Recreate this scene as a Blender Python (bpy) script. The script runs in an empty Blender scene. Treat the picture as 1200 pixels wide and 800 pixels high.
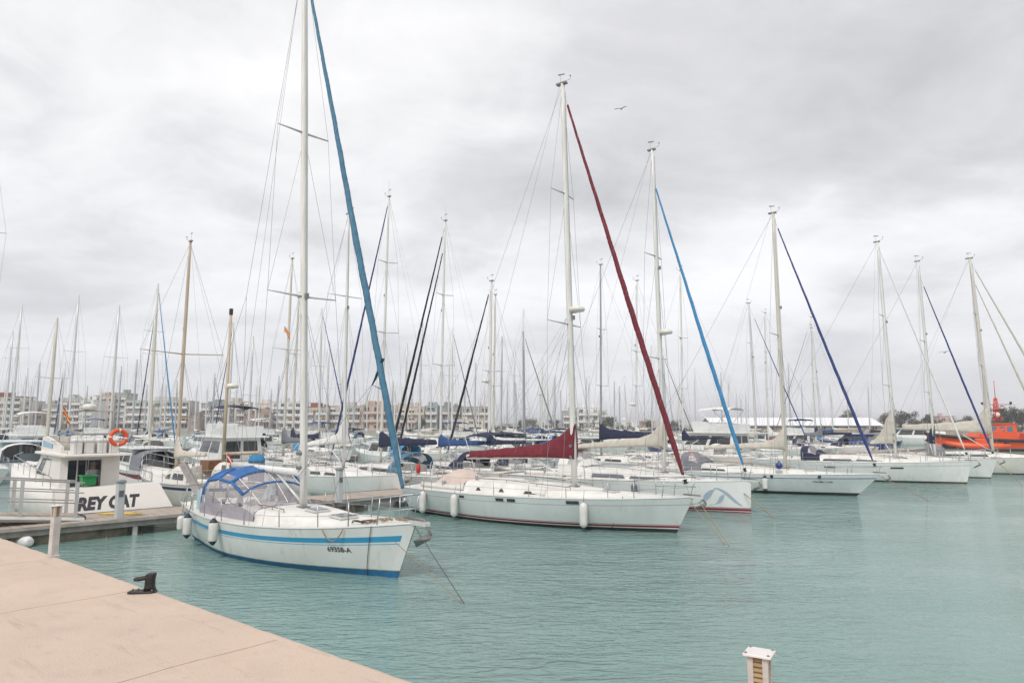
import bpy, bmesh, math, random
from mathutils import Vector, Matrix, noise
R = math.radians
random.seed(7)
sc = bpy.context.scene
col = sc.collection

# ------------------------------------------------------------------ camera
CAM_H = 3.6; PITCH = R(6.9)
cd = bpy.data.cameras.new('camera'); cam = bpy.data.objects.new('camera', cd); col.objects.link(cam)
cam.location = (0, 0, CAM_H); cam.rotation_euler = (R(90) + PITCH, 0, 0)
cd.lens = 24; cd.sensor_width = 36; cd.clip_start = 0.05; cd.clip_end = 12000
sc.camera = cam
# ------------------------------------------------------------------ world: overcast sky
w = bpy.data.worlds.new('World'); sc.world = w; w.use_nodes = True
nt = w.node_tree; nt.nodes.clear(); N = nt.nodes.new; LK = nt.links.new
out = N('ShaderNodeOutputWorld'); sky = N('ShaderNodeTexSky'); sky.sky_type = 'NISHITA'; sky.sun_disc = False
SUN_EL, SUN_ROT = R(48), R(200)
sky.sun_elevation = SUN_EL; sky.sun_rotation = SUN_ROT
b1 = N('ShaderNodeBackground'); b1.inputs[1].default_value = 0.1; LK(sky.outputs[0], b1.inputs[0])
tc = N('ShaderNodeTexCoord'); sep = N('ShaderNodeSeparateXYZ'); LK(tc.outputs['Generated'], sep.inputs[0])
def M_(op, a, b=None, clamp=False):
    n = N('ShaderNodeMath'); n.operation = op; n.use_clamp = clamp
    for i, v in enumerate((a, b)):
        if v is None: continue
        if isinstance(v, (int, float)): n.inputs[i].default_value = v
        else: LK(v, n.inputs[i])
    return n.outputs[0]
zz = M_('ADD', M_('MAXIMUM', sep.outputs[2], 0.0), 0.28)
cb = N('ShaderNodeCombineXYZ'); LK(M_('DIVIDE', sep.outputs[0], zz), cb.inputs[0]); LK(M_('DIVIDE', sep.outputs[1], zz), cb.inputs[1])
mp = N('ShaderNodeMapping'); LK(cb.outputs[0], mp.inputs[0]); mp.inputs['Location'].default_value = (3.1, 1.7, 0); mp.inputs['Rotation'].default_value = (0, 0, R(-12)); mp.inputs['Scale'].default_value = (0.95, 1.15, 1)
n1 = N('ShaderNodeTexNoise'); n1.inputs['Scale'].default_value = 1.35; n1.inputs['Detail'].default_value = 8; n1.inputs['Roughness'].default_value = 0.5; LK(mp.outputs[0], n1.inputs['Vector'])
n1.inputs['Distortion'].default_value = 0.35
n2 = N('ShaderNodeTexNoise'); n2.inputs['Scale'].default_value = 4.2; n2.inputs['Detail'].default_value = 9; n2.inputs['Roughness'].default_value = 0.62; n2.inputs['Distortion'].default_value = 0.5; LK(mp.outputs[0], n2.inputs['Vector'])
fac = M_('ADD', n1.outputs[0], M_('MULTIPLY', M_('SUBTRACT', n2.outputs[0], 0.5), 0.34))
def blob(d, sharp, amt):
    v = Vector(d).normalized(); dp = N('ShaderNodeVectorMath'); dp.operation = 'DOT_PRODUCT'
    LK(tc.outputs['Generated'], dp.inputs[0]); dp.inputs[1].default_value = v
    return M_('MULTIPLY', M_('POWER', M_('MAXIMUM', dp.outputs['Value'], 0.0), sharp), amt)
for d, s, a in (((0.22, 1, 0.60), 26, -0.22), ((-0.7, 1, 0.45), 30, -0.16), ((-0.25, 1, 0.60), 30, 0.15), ((0.35, 1, 0.22), 60, 0.10),
                ((-0.55, 1, 0.12), 60, 0.08), ((0.75, 1, 0.38), 30, -0.03)):
    fac = M_('ADD', fac, blob(d, s, a))
rp = N('ShaderNodeValToRGB'); LK(fac, rp.inputs[0])
cr = rp.color_ramp
cr.elements[0].position = 0.22; cr.elements[0].color = (0.45, 0.448, 0.46, 1)
cr.elements[1].position = 0.66; cr.elements[1].color = (0.78, 0.775, 0.785, 1)
e = cr.elements.new(0.39); e.color = (0.56, 0.557, 0.57, 1)
e = cr.elements.new(0.50); e.color = (0.67, 0.668, 0.675, 1)
hz = N('ShaderNodeMix'); hz.data_type = 'RGBA'
hf = M_('POWER', M_('SUBTRACT', 1.0, M_('MULTIPLY', M_('MAXIMUM', sep.outputs[2], 0.0), 3.4), True), 1.6)
LK(M_('MULTIPLY', hf, 0.84), hz.inputs[0]); LK(rp.outputs[0], hz.inputs[6]); hz.inputs[7].default_value = (0.52, 0.52, 0.56, 1)
b2 = N('ShaderNodeBackground'); LK(hz.outputs[2], b2.inputs[0]); b2.inputs[1].default_value = 1.0
mx = N('ShaderNodeMixShader'); mx.inputs[0].default_value = 0.94; LK(b1.outputs[0], mx.inputs[1]); LK(b2.outputs[0], mx.inputs[2]); LK(mx.outputs[0], out.inputs[0])
# ------------------------------------------------------------------ sun through the clouds
sl = bpy.data.lights.new('sun', 'SUN'); so = bpy.data.objects.new('sun', sl); col.objects.link(so)
sl.energy = 1.5; sl.angle = R(14); sl.color = (1, 0.965, 0.92)
sd = Vector((math.sin(SUN_ROT) * math.cos(SUN_EL), math.cos(SUN_ROT) * math.cos(SUN_EL), math.sin(SUN_EL)))
so.rotation_euler = sd.to_track_quat('Z', 'Y').to_euler()
vs = sc.view_settings
sc.display_settings.display_device = 'sRGB'
vs.view_transform = 'Standard'; vs.look = 'None'; vs.gamma = 1; vs.exposure = 0.5
try: vs.use_curve_mapping = False
except Exception: pass
cy = sc.cycles
cy.max_bounces = 6; cy.diffuse_bounces = 3; cy.glossy_bounces = 3; cy.transmission_bounces = 4; cy.transparent_max_bounces = 8; cy.volume_bounces = 0
cy.use_denoising = True; cy.sample_clamp_indirect = 6

# ------------------------------------------------------------------ pixel -> place helpers (1200 x 800 photo)
def ray(px, py):
    cx = (px - 600) / 800; cy_ = (400 - py) / 800
    return Vector((cx, math.cos(PITCH) - cy_ * math.sin(PITCH), math.sin(PITCH) + cy_ * math.cos(PITCH)))
def PZ(px, py, z=0.0):
    d = ray(px, py); t = (z - CAM_H) / d.z
    return Vector((d.x * t, d.y * t, z))
def PD(px, py, Y):
    d = ray(px, py); t = Y / d.y
    return Vector((d.x * t, Y, CAM_H + d.z * t))

# ------------------------------------------------------------------ materials
MATS = {}
def mat(name, c, rough=0.5, metal=0.0, var=0.0, vscale=3.0, bump=0.0, bscale=20.0, spec=0.5, stretch=None, c2=None, alpha=None, trans=0.0, coat=0.0):
    if name in MATS: return MATS[name]
    m = bpy.data.materials.new(name); m.use_nodes = True; t = m.node_tree; p = t.nodes['Principled BSDF']
    p.inputs['Base Color'].default_value = (*c, 1); p.inputs['Roughness'].default_value = rough; p.inputs['Metallic'].default_value = metal
    p.inputs['Specular IOR Level'].default_value = spec
    if coat: p.inputs['Coat Weight'].default_value = coat
    if trans: p.inputs['Transmission Weight'].default_value = trans
    if alpha is not None: p.inputs['Alpha'].default_value = alpha
    tcn = t.nodes.new('ShaderNodeTexCoord'); vec = tcn.outputs['Object']
    if stretch:
        q = t.nodes.new('ShaderNodeMapping'); q.inputs['Scale'].default_value = stretch; t.links.new(vec, q.inputs[0]); vec = q.outputs[0]
    if var or c2:
        n = t.nodes.new('ShaderNodeTexNoise'); n.inputs['Scale'].default_value = vscale; n.inputs['Detail'].default_value = 5; t.links.new(vec, n.inputs['Vector'])
        mr = t.nodes.new('ShaderNodeMapRange'); mr.inputs[1].default_value = 0.35; mr.inputs[2].default_value = 0.68; t.links.new(n.outputs[0], mr.inputs[0])
        x = t.nodes.new('ShaderNodeMix'); x.data_type = 'RGBA'; t.links.new(mr.outputs[0], x.inputs[0])
        x.inputs[6].default_value = (*c, 1); x.inputs[7].default_value = (*(c2 if c2 else [k * (1 - var) for k in c]), 1)
        t.links.new(x.outputs[2], p.inputs['Base Color'])
    if bump:
        n = t.nodes.new('ShaderNodeTexNoise'); n.inputs['Scale'].default_value = bscale; n.inputs['Detail'].default_value = 4; t.links.new(vec, n.inputs['Vector'])
        bn = t.nodes.new('ShaderNodeBump'); bn.inputs['Strength'].default_value = bump; bn.inputs['Distance'].default_value = 0.02
        t.links.new(n.outputs[0], bn.inputs['Height']); t.links.new(bn.outputs[0], p.inputs['Normal'])
    MATS[name] = m; return m
GEL = mat('gelcoat', (0.74, 0.745, 0.73), 0.22, var=0.06, vscale=1.3, c2=(0.66, 0.67, 0.65), coat=0.2)
GELW = mat('gelcoat_warm', (0.74, 0.72, 0.67), 0.3, var=0.08, vscale=1.1, c2=(0.66, 0.63, 0.57))
GELG = mat('gelcoat_grey', (0.62, 0.66, 0.65), 0.3, var=0.1, vscale=1.2)
DECK = mat('deck_white', (0.74, 0.725, 0.69), 0.6, var=0.1, vscale=2.0, c2=(0.62, 0.60, 0.56), bump=0.1, bscale=60)
NONSKID = mat('deck_grey', (0.45, 0.46, 0.47), 0.8, var=0.12, bump=0.2, bscale=120)
TEAK = mat('teak', (0.30, 0.22, 0.15), 0.7, var=0.3, vscale=8, stretch=(1, 12, 1), c2=(0.20, 0.15, 0.11), bump=0.2)
ALU = mat('aluminium', (0.66, 0.66, 0.64), 0.42, 0.25, var=0.1, vscale=2, stretch=(6, 6, .4))
ALUW = mat('white_mast', (0.74, 0.73, 0.69), 0.35, var=0.08, vscale=2, stretch=(6, 6, .4), c2=(0.60, 0.59, 0.55))
ALUD = mat('grey_mast', (0.34, 0.35, 0.36), 0.45, 0.3, var=0.1)
ALUC = mat('cream_mast', (0.60, 0.565, 0.48), 0.4, var=0.1, stretch=(6, 6, .4))
WOODM = mat('wooden_mast', (0.50, 0.42, 0.315), 0.5, var=0.2, vscale=4, stretch=(8, 8, .5), c2=(0.42, 0.34, 0.24))
STEEL = mat('stainless', (0.42, 0.43, 0.44), 0.35, 0.8)
WIRE = mat('wire', (0.22, 0.22, 0.23), 0.5, 0.4)
GLASS = mat('dark_window', (0.035, 0.04, 0.045), 0.08, spec=0.7)
GLASSG = mat('grey_window', (0.11, 0.12, 0.14), 0.1, spec=0.7)
BLACK = mat('black_rubber', (0.025, 0.025, 0.028), 0.6)
IRON = mat('cast_iron', (0.016, 0.016, 0.018), 0.5, 0.2, bump=0.5, bscale=60, c2=(0.035, 0.026, 0.022), vscale=14)
FEN = mat('fender_white', (0.70, 0.68, 0.64), 0.45, var=0.15, vscale=6)
NAVY = mat('navy_canvas', (0.018, 0.024, 0.062), 0.85, var=0.3, bump=0.5, bscale=9)
BLUE = mat('blue_canvas', (0.022, 0.075, 0.22), 0.8, var=0.2, bump=0.4, bscale=9)
BBLUE = mat('bright_blue_canvas', (0.035, 0.14, 0.37), 0.8, var=0.25, bump=0.4, bscale=9)
SKYB = mat('sky_blue_canvas', (0.04, 0.235, 0.47), 0.8, var=0.2, bump=0.4, bscale=9)
TEAL = mat('teal_canvas', (0.06, 0.175, 0.27), 0.8, var=0.25, vscale=6, bump=0.5, bscale=9)
RED = mat('burgundy_canvas', (0.165, 0.014, 0.026), 0.8, var=0.25, vscale=5, bump=0.6, bscale=7)
CREAM = mat('cream_canvas', (0.56, 0.52, 0.45), 0.85, var=0.15, vscale=4, bump=0.7, bscale=7)
WHITEC = mat('white_canvas', (0.70, 0.69, 0.66), 0.85, var=0.1, vscale=4, bump=0.6, bscale=7)
PINKC = mat('pale_pink_canvas', (0.62, 0.50, 0.44), 0.85, var=0.1, bump=0.5, bscale=7)
GREYC = mat('grey_canvas', (0.19, 0.195, 0.22), 0.85, var=0.2, bump=0.5, bscale=8)
NAVB = mat('faded_navy_canvas', (0.03, 0.055, 0.20), 0.85, var=0.3, bump=0.5, bscale=9)
BLACKC = mat('black_canvas', (0.012, 0.012, 0.018), 0.8, var=0.3, bump=0.5, bscale=9)
SPOT = {'navy': NAVY, 'navyb': NAVB, 'blue': BLUE, 'sky': SKYB, 'teal': TEAL, 'red': RED, 'cream': CREAM, 'white': WHITEC, 'grey': GREYC, 'black': BLACKC, 'pink': PINKC}
P_BLUE = mat('paint_sky_blue', (0.04, 0.31, 0.54), 0.3, var=0.08)
P_ANTI = mat('antifoul_blue', (0.02, 0.16, 0.34), 0.7, var=0.25, vscale=5)
P_YEL = mat('yellow_line', (0.55, 0.50, 0.30), 0.6, var=0.3, vscale=5)
P_SCUM = mat('waterline_weed', (0.26, 0.24, 0.15), .8, var=.4, vscale=6)
P_RED = mat('paint_burgundy', (0.20, 0.02, 0.035), 0.35, var=0.1)
P_BLK = mat('antifoul_black', (0.025, 0.035, 0.035), 0.7, var=0.3, vscale=5)
P_NAVY = mat('paint_navy', (0.02, 0.05, 0.22), 0.3)
P_SOOT = mat('lettering_dark', (0.035, 0.035, 0.045), 0.5)
P_LOGO = mat('logo_grey_blue', (0.34, 0.42, 0.50), 0.4)
LINE = mat('hull_line', (0.22, 0.23, 0.24), 0.5)
ORANGE = mat('lifebuoy_orange', (0.72, 0.09, 0.02), 0.5, var=0.1)
PINKB = mat('lifebuoy_faded', (0.75, 0.28, 0.24), 0.6, var=0.15)
REDP = mat('red_plastic', (0.45, 0.02, 0.02), 0.5)
RORANGE = mat('rescue_orange', (0.80, 0.10, 0.02), 0.4, var=0.1, vscale=1)
ROPE = mat('rope_tan', (0.36, 0.26, 0.17), 0.9, var=0.4, vscale=30)
ROPED = mat('rope_brown', (0.12, 0.085, 0.06), 0.9, var=0.4, vscale=30)
ROPEW = mat('rope_white', (0.6, 0.58, 0.53), 0.9, var=0.2, vscale=30)
GREEN = mat('green_plastic', (0.01, 0.22, 0.06), 0.45)
YEL = mat('yellow_plastic', (0.75, 0.5, 0.03), 0.5)
CLEARV = mat('clear_vinyl', (0.50, 0.45, 0.47), 0.12, alpha=0.42, spec=0.9, bump=0.15, bscale=2.5)
RUST = mat('rusty_galvanised', (0.26, 0.25, 0.24), 0.6, 0.3, c2=(0.18, 0.165, 0.15), vscale=12, bump=0.3)

def stain(m, c, amt, scale=(5, 5, .55), lo=.56, hi=.8):
    t = m.node_tree; p = t.nodes['Principled BSDF']; src = p.inputs['Base Color'].links[0].from_socket
    tcn = t.nodes.new('ShaderNodeTexCoord'); q = t.nodes.new('ShaderNodeMapping'); q.inputs['Scale'].default_value = scale; t.links.new(tcn.outputs['Object'], q.inputs[0])
    n = t.nodes.new('ShaderNodeTexNoise'); n.inputs['Scale'].default_value = 1; n.inputs['Detail'].default_value = 6; n.inputs['Roughness'].default_value = .65; t.links.new(q.outputs[0], n.inputs['Vector'])
    mr = t.nodes.new('ShaderNodeMapRange'); mr.inputs[1].default_value = lo; mr.inputs[2].default_value = hi; mr.inputs[4].default_value = amt; t.links.new(n.outputs[0], mr.inputs[0])
    x = t.nodes.new('ShaderNodeMix'); x.data_type = 'RGBA'; t.links.new(mr.outputs[0], x.inputs[0]); t.links.new(src, x.inputs[6]); x.inputs[7].default_value = (*c, 1); t.links.new(x.outputs[2], p.inputs['Base Color'])
stain(GEL, (.42, .37, .28), .55); stain(GELW, (.40, .34, .26), .5); stain(GELG, (.40, .36, .28), .5); stain(DECK, (.36, .33, .28), .5, (3, 3, 3)); stain(FEN, (.25, .23, .20), .6, (9, 9, 4))
stain(MATS['white_mast'], (.38, .37, .34), .5, (9, 9, .4)); stain(RED, (.30, .05, .06), .5, (4, 4, 1.5)); stain(TEAL, (.13, .27, .36), .6, (6, 6, 1)); stain(CREAM, (.36, .33, .27), .5, (4, 4, 4))
# ------------------------------------------------------------------ mesh builder
class MB:
    def __init__(s): s.v = []; s.f = []; s.m = []; s.s = []
    def add(s, vs, fs, mi=0, sm=False):
        o = len(s.v); s.v += [tuple(v) for v in vs]
        for f in fs: s.f.append([o + i for i in f]); s.m.append(mi); s.s.append(sm)
        return s
    def box(s, c, d, rz=0.0, mi=0, taper=1.0, ry=0.0, rx=0.0):
        x, y, z = d[0] / 2, d[1] / 2, d[2] / 2
        mtx = Matrix.Translation(c) @ Matrix.Rotation(rz, 4, 'Z') @ Matrix.Rotation(ry, 4, 'Y') @ Matrix.Rotation(rx, 4, 'X')
        vs_ = [mtx @ Vector((sx * x * (taper if sz > 0 else 1), sy * y * (taper if sz > 0 else 1), sz * z)) for sz in (-1, 1) for sx, sy in ((-1, -1), (1, -1), (1, 1), (-1, 1))]
        return s.add(vs_, [(3, 2, 1, 0), (4, 5, 6, 7), (0, 1, 5, 4), (1, 2, 6, 5), (2, 3, 7, 6), (3, 0, 4, 7)], mi)
    def bbox(s, c, d, b=0.02, rz=0.0, mi=0):
        """box with chamfered vertical and top edges"""
        mtx = Matrix.Translation(c) @ Matrix.Rotation(rz, 4, 'Z')
        x, y, z = d[0] / 2, d[1] / 2, d[2] / 2
        def ringp(i, zz): 
            a, c_ = x - i, y - i
            return [(-a + b, -c_), (a - b, -c_), (a, -c_ + b), (a, c_ - b), (a - b, c_), (-a + b, c_), (-a, c_ - b), (-a, -c_ + b)], zz
        rings = []
        for i, zz in ((0, -z), (0, z - b), (b, z)):
            p, q = ringp(i, zz); rings.append([mtx @ Vector((u, v_, q)) for u, v_ in p])
        return s.loft(rings, mi=mi, closed=True, caps=True, sm=False)
    def loft(s, rings, mi=0, closed=True, caps=False, sm=True, mis=None):
        n = len(rings[0]); o = len(s.v)
        for r in rings: s.v += [tuple(p) for p in r]
        m = n if closed else n - 1
        for i in range(len(rings) - 1):
            for j in range(m):
                a = o + i * n + j; b = o + i * n + (j + 1) % n
                s.f.append([a, b, b + n, a + n]); s.m.append(mis[j] if mis else mi); s.s.append(sm)
        if caps:
            s.f.append([o + j for j in range(n)][::-1]); s.m.append(mi); s.s.append(False)
            k = o + (len(rings) - 1) * n; s.f.append([k + j for j in range(n)]); s.m.append(mi); s.s.append(False)
        return s
    def tube(s, pts, r, n=6, mi=0, caps=True, squash=None):
        pts = [Vector(p) for p in pts]; k = len(pts)
        if isinstance(r, (int, float)): r = [r] * k
        rings = []; prev = None
        for i, p in enumerate(pts):
            t = (pts[min(i + 1, k - 1)] - pts[max(i - 1, 0)])
            if t.length < 1e-9: t = Vector((0, 0, 1))
            t.normalize()
            if prev is None:
                ref = Vector((0, 0, 1)) if abs(t.z) < 0.9 else Vector((0, 1, 0))
                u = t.cross(ref).normalized()
            else:
                u = (prev - t * prev.dot(t)); u = u.normalized() if u.length > 1e-6 else t.orthogonal().normalized()
            prev = u; v = t.cross(u)
            sq = squash or 1.0
            rings.append([p + (u * math.cos(a) * sq + v * math.sin(a)) * r[i] for a in [2 * math.pi * q / n for q in range(n)]])
        return s.loft(rings, mi=mi, closed=True, caps=caps, sm=n > 4)
    def lathe(s, prof, c=(0, 0, 0), n=16, mi=0, axis=None, sm=True):
        c = Vector(c); mtx = Matrix.Identity(4)
        if axis is not None: mtx = Vector(axis).to_track_quat('Z', 'Y').to_matrix().to_4x4()
        rings = [[c + mtx @ Vector((r * math.cos(a), r * math.sin(a), z)) for a in [2 * math.pi * q / n for q in range(n)]] for r, z in prof]
        return s.loft(rings, mi=mi, closed=True, caps=True, sm=sm)
    def torus(s, c, R1, r, axis=(0, 1, 0), n=24, k=10, mi=0, mis=None, squash=1):
        c = Vector(c); q = Vector(axis).to_track_quat('Z', 'Y').to_matrix(); o = len(s.v)
        for i in range(n):
            a = 2 * math.pi * i / n
            for j in range(k):
                b = 2 * math.pi * j / k
                s.v.append(tuple(c + q @ Vector(((R1 + r * math.cos(b)) * math.cos(a), (R1 + r * math.cos(b)) * math.sin(a), r * math.sin(b) * squash))))
        for i in range(n):
            for j in range(k):
                s.f.append([o + i * k + j, o + ((i + 1) % n) * k + j, o + ((i + 1) % n) * k + (j + 1) % k, o + i * k + (j + 1) % k])
                s.m.append(mis(i, j) if mis else mi); s.s.append(True)
        return s
    def ball(s, c, r, n=10, mi=0, sc_=(1, 1, 1)):
        c = Vector(c); rings = []
        for i in range(n // 2 + 1):
            th = math.pi * i / (n // 2); rr = max(math.sin(th), 0.001)
            rings.append([c + Vector((rr * math.cos(a) * r * sc_[0], rr * math.sin(a) * r * sc_[1], -math.cos(th) * r * sc_[2])) for a in [2 * math.pi * q / n for q in range(n)]])
        return s.loft(rings, mi=mi, caps=True)
    def build(s, name, mats, parent=None, loc=None, rz=0.0):
        me = bpy.data.meshes.new(name); me.from_pydata(s.v, [], s.f)
        if not isinstance(mats, (list, tuple)): mats = [mats]
        for m in mats: me.materials.append(m)
        me.polygons.foreach_set('material_index', s.m); me.polygons.foreach_set('use_smooth', s.s); me.update()
        o = bpy.data.objects.new(name, me); col.objects.link(o)
        if parent: o.parent = parent
        if loc is not None: o.location = loc
        o.rotation_euler.z = rz
        return o
def tag(o, label=None, cat=None, group=None, kind=None):
    if label: o['label'] = label
    if cat: o['category'] = cat
    if group: o['group'] = group
    if kind: o['kind'] = kind
    return o
def empty(name, loc, rz=0.0, label=None, cat=None, group=None):
    o = bpy.data.objects.new(name, None); col.objects.link(o); o.location = loc; o.rotation_euler = (0, 0, rz); o.empty_display_size = 0.3
    return tag(o, label, cat, group)
def recalc(o):
    bm = bmesh.new(); bm.from_mesh(o.data); bmesh.ops.recalc_face_normals(bm, faces=bm.faces); bm.to_mesh(o.data); bm.free(); return o
def copy_mesh(o, parent=None, loc=None):
    c = o.copy(); col.objects.link(c)
    if parent: c.parent = parent
    if loc is not None: c.location = loc
    return c
def text_mesh(s, size=1.0, shear=0.0, bold=0.0):
    cu = bpy.data.curves.new('lettering', 'FONT'); cu.body = s; cu.size = size; cu.shear = shear; cu.offset = bold; cu.resolution_u = 3
    o = bpy.data.objects.new('lettering', cu); col.objects.link(o)
    dg = bpy.context.evaluated_depsgraph_get(); me = bpy.data.meshes.new_from_object(o.evaluated_get(dg))
    vs_ = [v.co.copy() for v in me.vertices]; fs = [list(p.vertices) for p in me.polygons]
    bpy.data.objects.remove(o); bpy.data.curves.remove(cu); bpy.data.meshes.remove(me)
    return vs_, fs
def lerp(a, b, t): return a + (b - a) * t
def sag(a, b, n=8, s=0.0):
    a = Vector(a); b = Vector(b)
    return [a.lerp(b, i / n) - Vector((0, 0, s * 4 * (i / n) * (1 - i / n))) for i in range(n + 1)]

# ================================================================== THE SETTING
# water: one sheet to the horizon, finely rippled by its material
mw = bpy.data.materials.new('harbour_water'); mw.use_nodes = True; t = mw.node_tree; p = t.nodes['Principled BSDF']
p.inputs['Roughness'].default_value = 0.04; p.inputs['IOR'].default_value = 1.52
g = t.nodes.new('ShaderNodeNewGeometry')
def tn(scale, detail, st, rot, rough=0.55, dist=0.0):
    m = t.nodes.new('ShaderNodeMapping'); m.inputs['Scale'].default_value = st; m.inputs['Rotation'].default_value = (0, 0, rot); t.links.new(g.outputs['Position'], m.inputs[0])
    n = t.nodes.new('ShaderNodeTexNoise'); n.inputs['Scale'].default_value = scale; n.inputs['Detail'].default_value = detail; n.inputs['Roughness'].default_value = rough
    n.inputs['Distortion'].default_value = dist
    t.links.new(m.outputs[0], n.inputs['Vector']); return n.outputs[0]
big = tn(0.08, 3, (1, 1.6, 1), 0.3)
x = t.nodes.new('ShaderNodeMix'); x.data_type = 'RGBA'; x.inputs[6].default_value = (0.155, 0.262, 0.24, 1); x.inputs[7].default_value = (0.20, 0.315, 0.292, 1)
t.links.new(big, x.inputs[0]); t.links.new(x.outputs[2], p.inputs['Base Color'])
ma = t.nodes.new('ShaderNodeMath'); ma.operation = 'MULTIPLY_ADD'; ma.inputs[1].default_value = 0.42
ripA = tn(2.7, 3, (0.62, 1.9, 1), R(16), 0.5, 0.9); ripB = tn(8.0, 3, (0.6, 1.7, 1), R(-8), 0.5, 0.5); ripC = tn(0.6, 2, (0.7, 1.5, 1), R(28))
t.links.new(ripB, ma.inputs[0]); t.links.new(ripA, ma.inputs[2])
mb_ = t.nodes.new('ShaderNodeMath'); mb_.operation = 'MULTIPLY_ADD'; mb_.inputs[1].default_value = 1.6; t.links.new(ripC, mb_.inputs[0]); t.links.new(ma.outputs[0], mb_.inputs[2])
patch = tn(0.12, 3, (1, 2.2, 1), 0.5); pr = t.nodes.new('ShaderNodeMapRange'); pr.inputs[1].default_value = 0.35; pr.inputs[2].default_value = 0.65; pr.inputs[3].default_value = 0.28; pr.inputs[4].default_value = 1.0
t.links.new(patch, pr.inputs[0])
bn = t.nodes.new('ShaderNodeBump'); bn.inputs['Distance'].default_value = 0.098; t.links.new(pr.outputs[0], bn.inputs['Strength'])
t.links.new(mb_.outputs[0], bn.inputs['Height']); t.links.new(bn.outputs[0], p.inputs['Normal'])
b = MB(); b.add([(-3000, -60, 0), (3000, -60, 0), (3000, 3000, 0), (-3000, 3000, 0)], [(0, 1, 2, 3)]); tag(b.build('water', mw), kind='structure')

# near quay (pale pinkish concrete), edge line through two measured points
ZQ = 1.95
qa = PZ(0, 628, ZQ); qb = PZ(495, 800, ZQ); qd = (qb - qa).normalized(); qn = Vector((qd.y, -qd.x, 0))   # qn points to the land side
if qn.dot(Vector((0, 0, 0)) - qa) < 0: qn = -qn
mq = bpy.data.materials.new('quay_concrete'); mq.use_nodes = True; t = mq.node_tree; p = t.nodes['Principled BSDF']; p.inputs['Roughness'].default_value = 0.85
tcn = t.nodes.new('ShaderNodeTexCoord')
def qnz(scale, detail, st=(1, 1, 1), rough=0.6):
    m = t.nodes.new('ShaderNodeMapping'); m.inputs['Scale'].default_value = st; t.links.new(tcn.outputs['Object'], m.inputs[0])
    n = t.nodes.new('ShaderNodeTexNoise'); n.inputs['Scale'].default_value = scale; n.inputs['Detail'].default_value = detail; n.inputs['Roughness'].default_value = rough
    t.links.new(m.outputs[0], n.inputs['Vector']); return n.outputs[0]
def mixc(f, a, b_, blend='MIX'):
    x = t.nodes.new('ShaderNodeMix'); x.data_type = 'RGBA'; x.blend_type = blend
    if isinstance(f, float): x.inputs[0].default_value = f
    else: t.links.new(f, x.inputs[0])
    for i, v in ((6, a), (7, b_)):
        if isinstance(v, tuple): x.inputs[i].default_value = (*v, 1)
        else: t.links.new(v, x.inputs[i])
    return x.outputs[2]
def mrange(f, a, b_, c=0.0, d=1.0):
    m = t.nodes.new('ShaderNodeMapRange'); t.links.new(f, m.inputs[0])
    for i, v in enumerate((a, b_, c, d)): m.inputs[i + 1].default_value = v
    return m.outputs[0]
c0 = mixc(mrange(qnz(0.7, 5), 0.35, 0.65), (0.61, 0.475, 0.378), (0.54, 0.42, 0.335))
c0 = mixc(mrange(qnz(2.3, 6, (1, 1, 1), 0.7), 0.52, 0.75), c0, (0.50, 0.40, 0.34))
c0 = mixc(mrange(qnz(90, 3), 0.52, 0.75, 0, 0.65), c0, (0.38, 0.30, 0.25))
c0 = mixc(mrange(qnz(5.0, 8, (1, 1, 1), 0.8), 0.56, 0.68, 0, 0.6), c0, (0.40, 0.325, 0.27))
c0 = mixc(mrange(qnz(3.1, 4, (.25, 2.2, 1), 0.7), 0.58, 0.72, 0, 0.6), c0, (0.36, 0.30, 0.26))
c0 = mixc(mrange(qnz(240, 2), 0.60, 0.72, 0, 0.5), c0, (0.28, 0.22, 0.18))
c0 = mixc(mrange(qnz(45, 2), 0.62, 0.75, 0, 0.5), c0, (0.72, 0.60, 0.52))
c0 = mixc(mrange(qnz(1.3, 4, (0.15, 1, 1)), 0.60, 0.72, 0, 0.35), c0, (0.66, 0.50, 0.36))
t.links.new(c0, p.inputs['Base Color'])
bn = t.nodes.new('ShaderNodeBump'); bn.inputs['Strength'].default_value = 0.8; bn.inputs['Distance'].default_value = 0.008
t.links.new(qnz(70, 5), bn.inputs['Height']); t.links.new(bn.outputs[0], p.inputs['Normal'])
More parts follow.
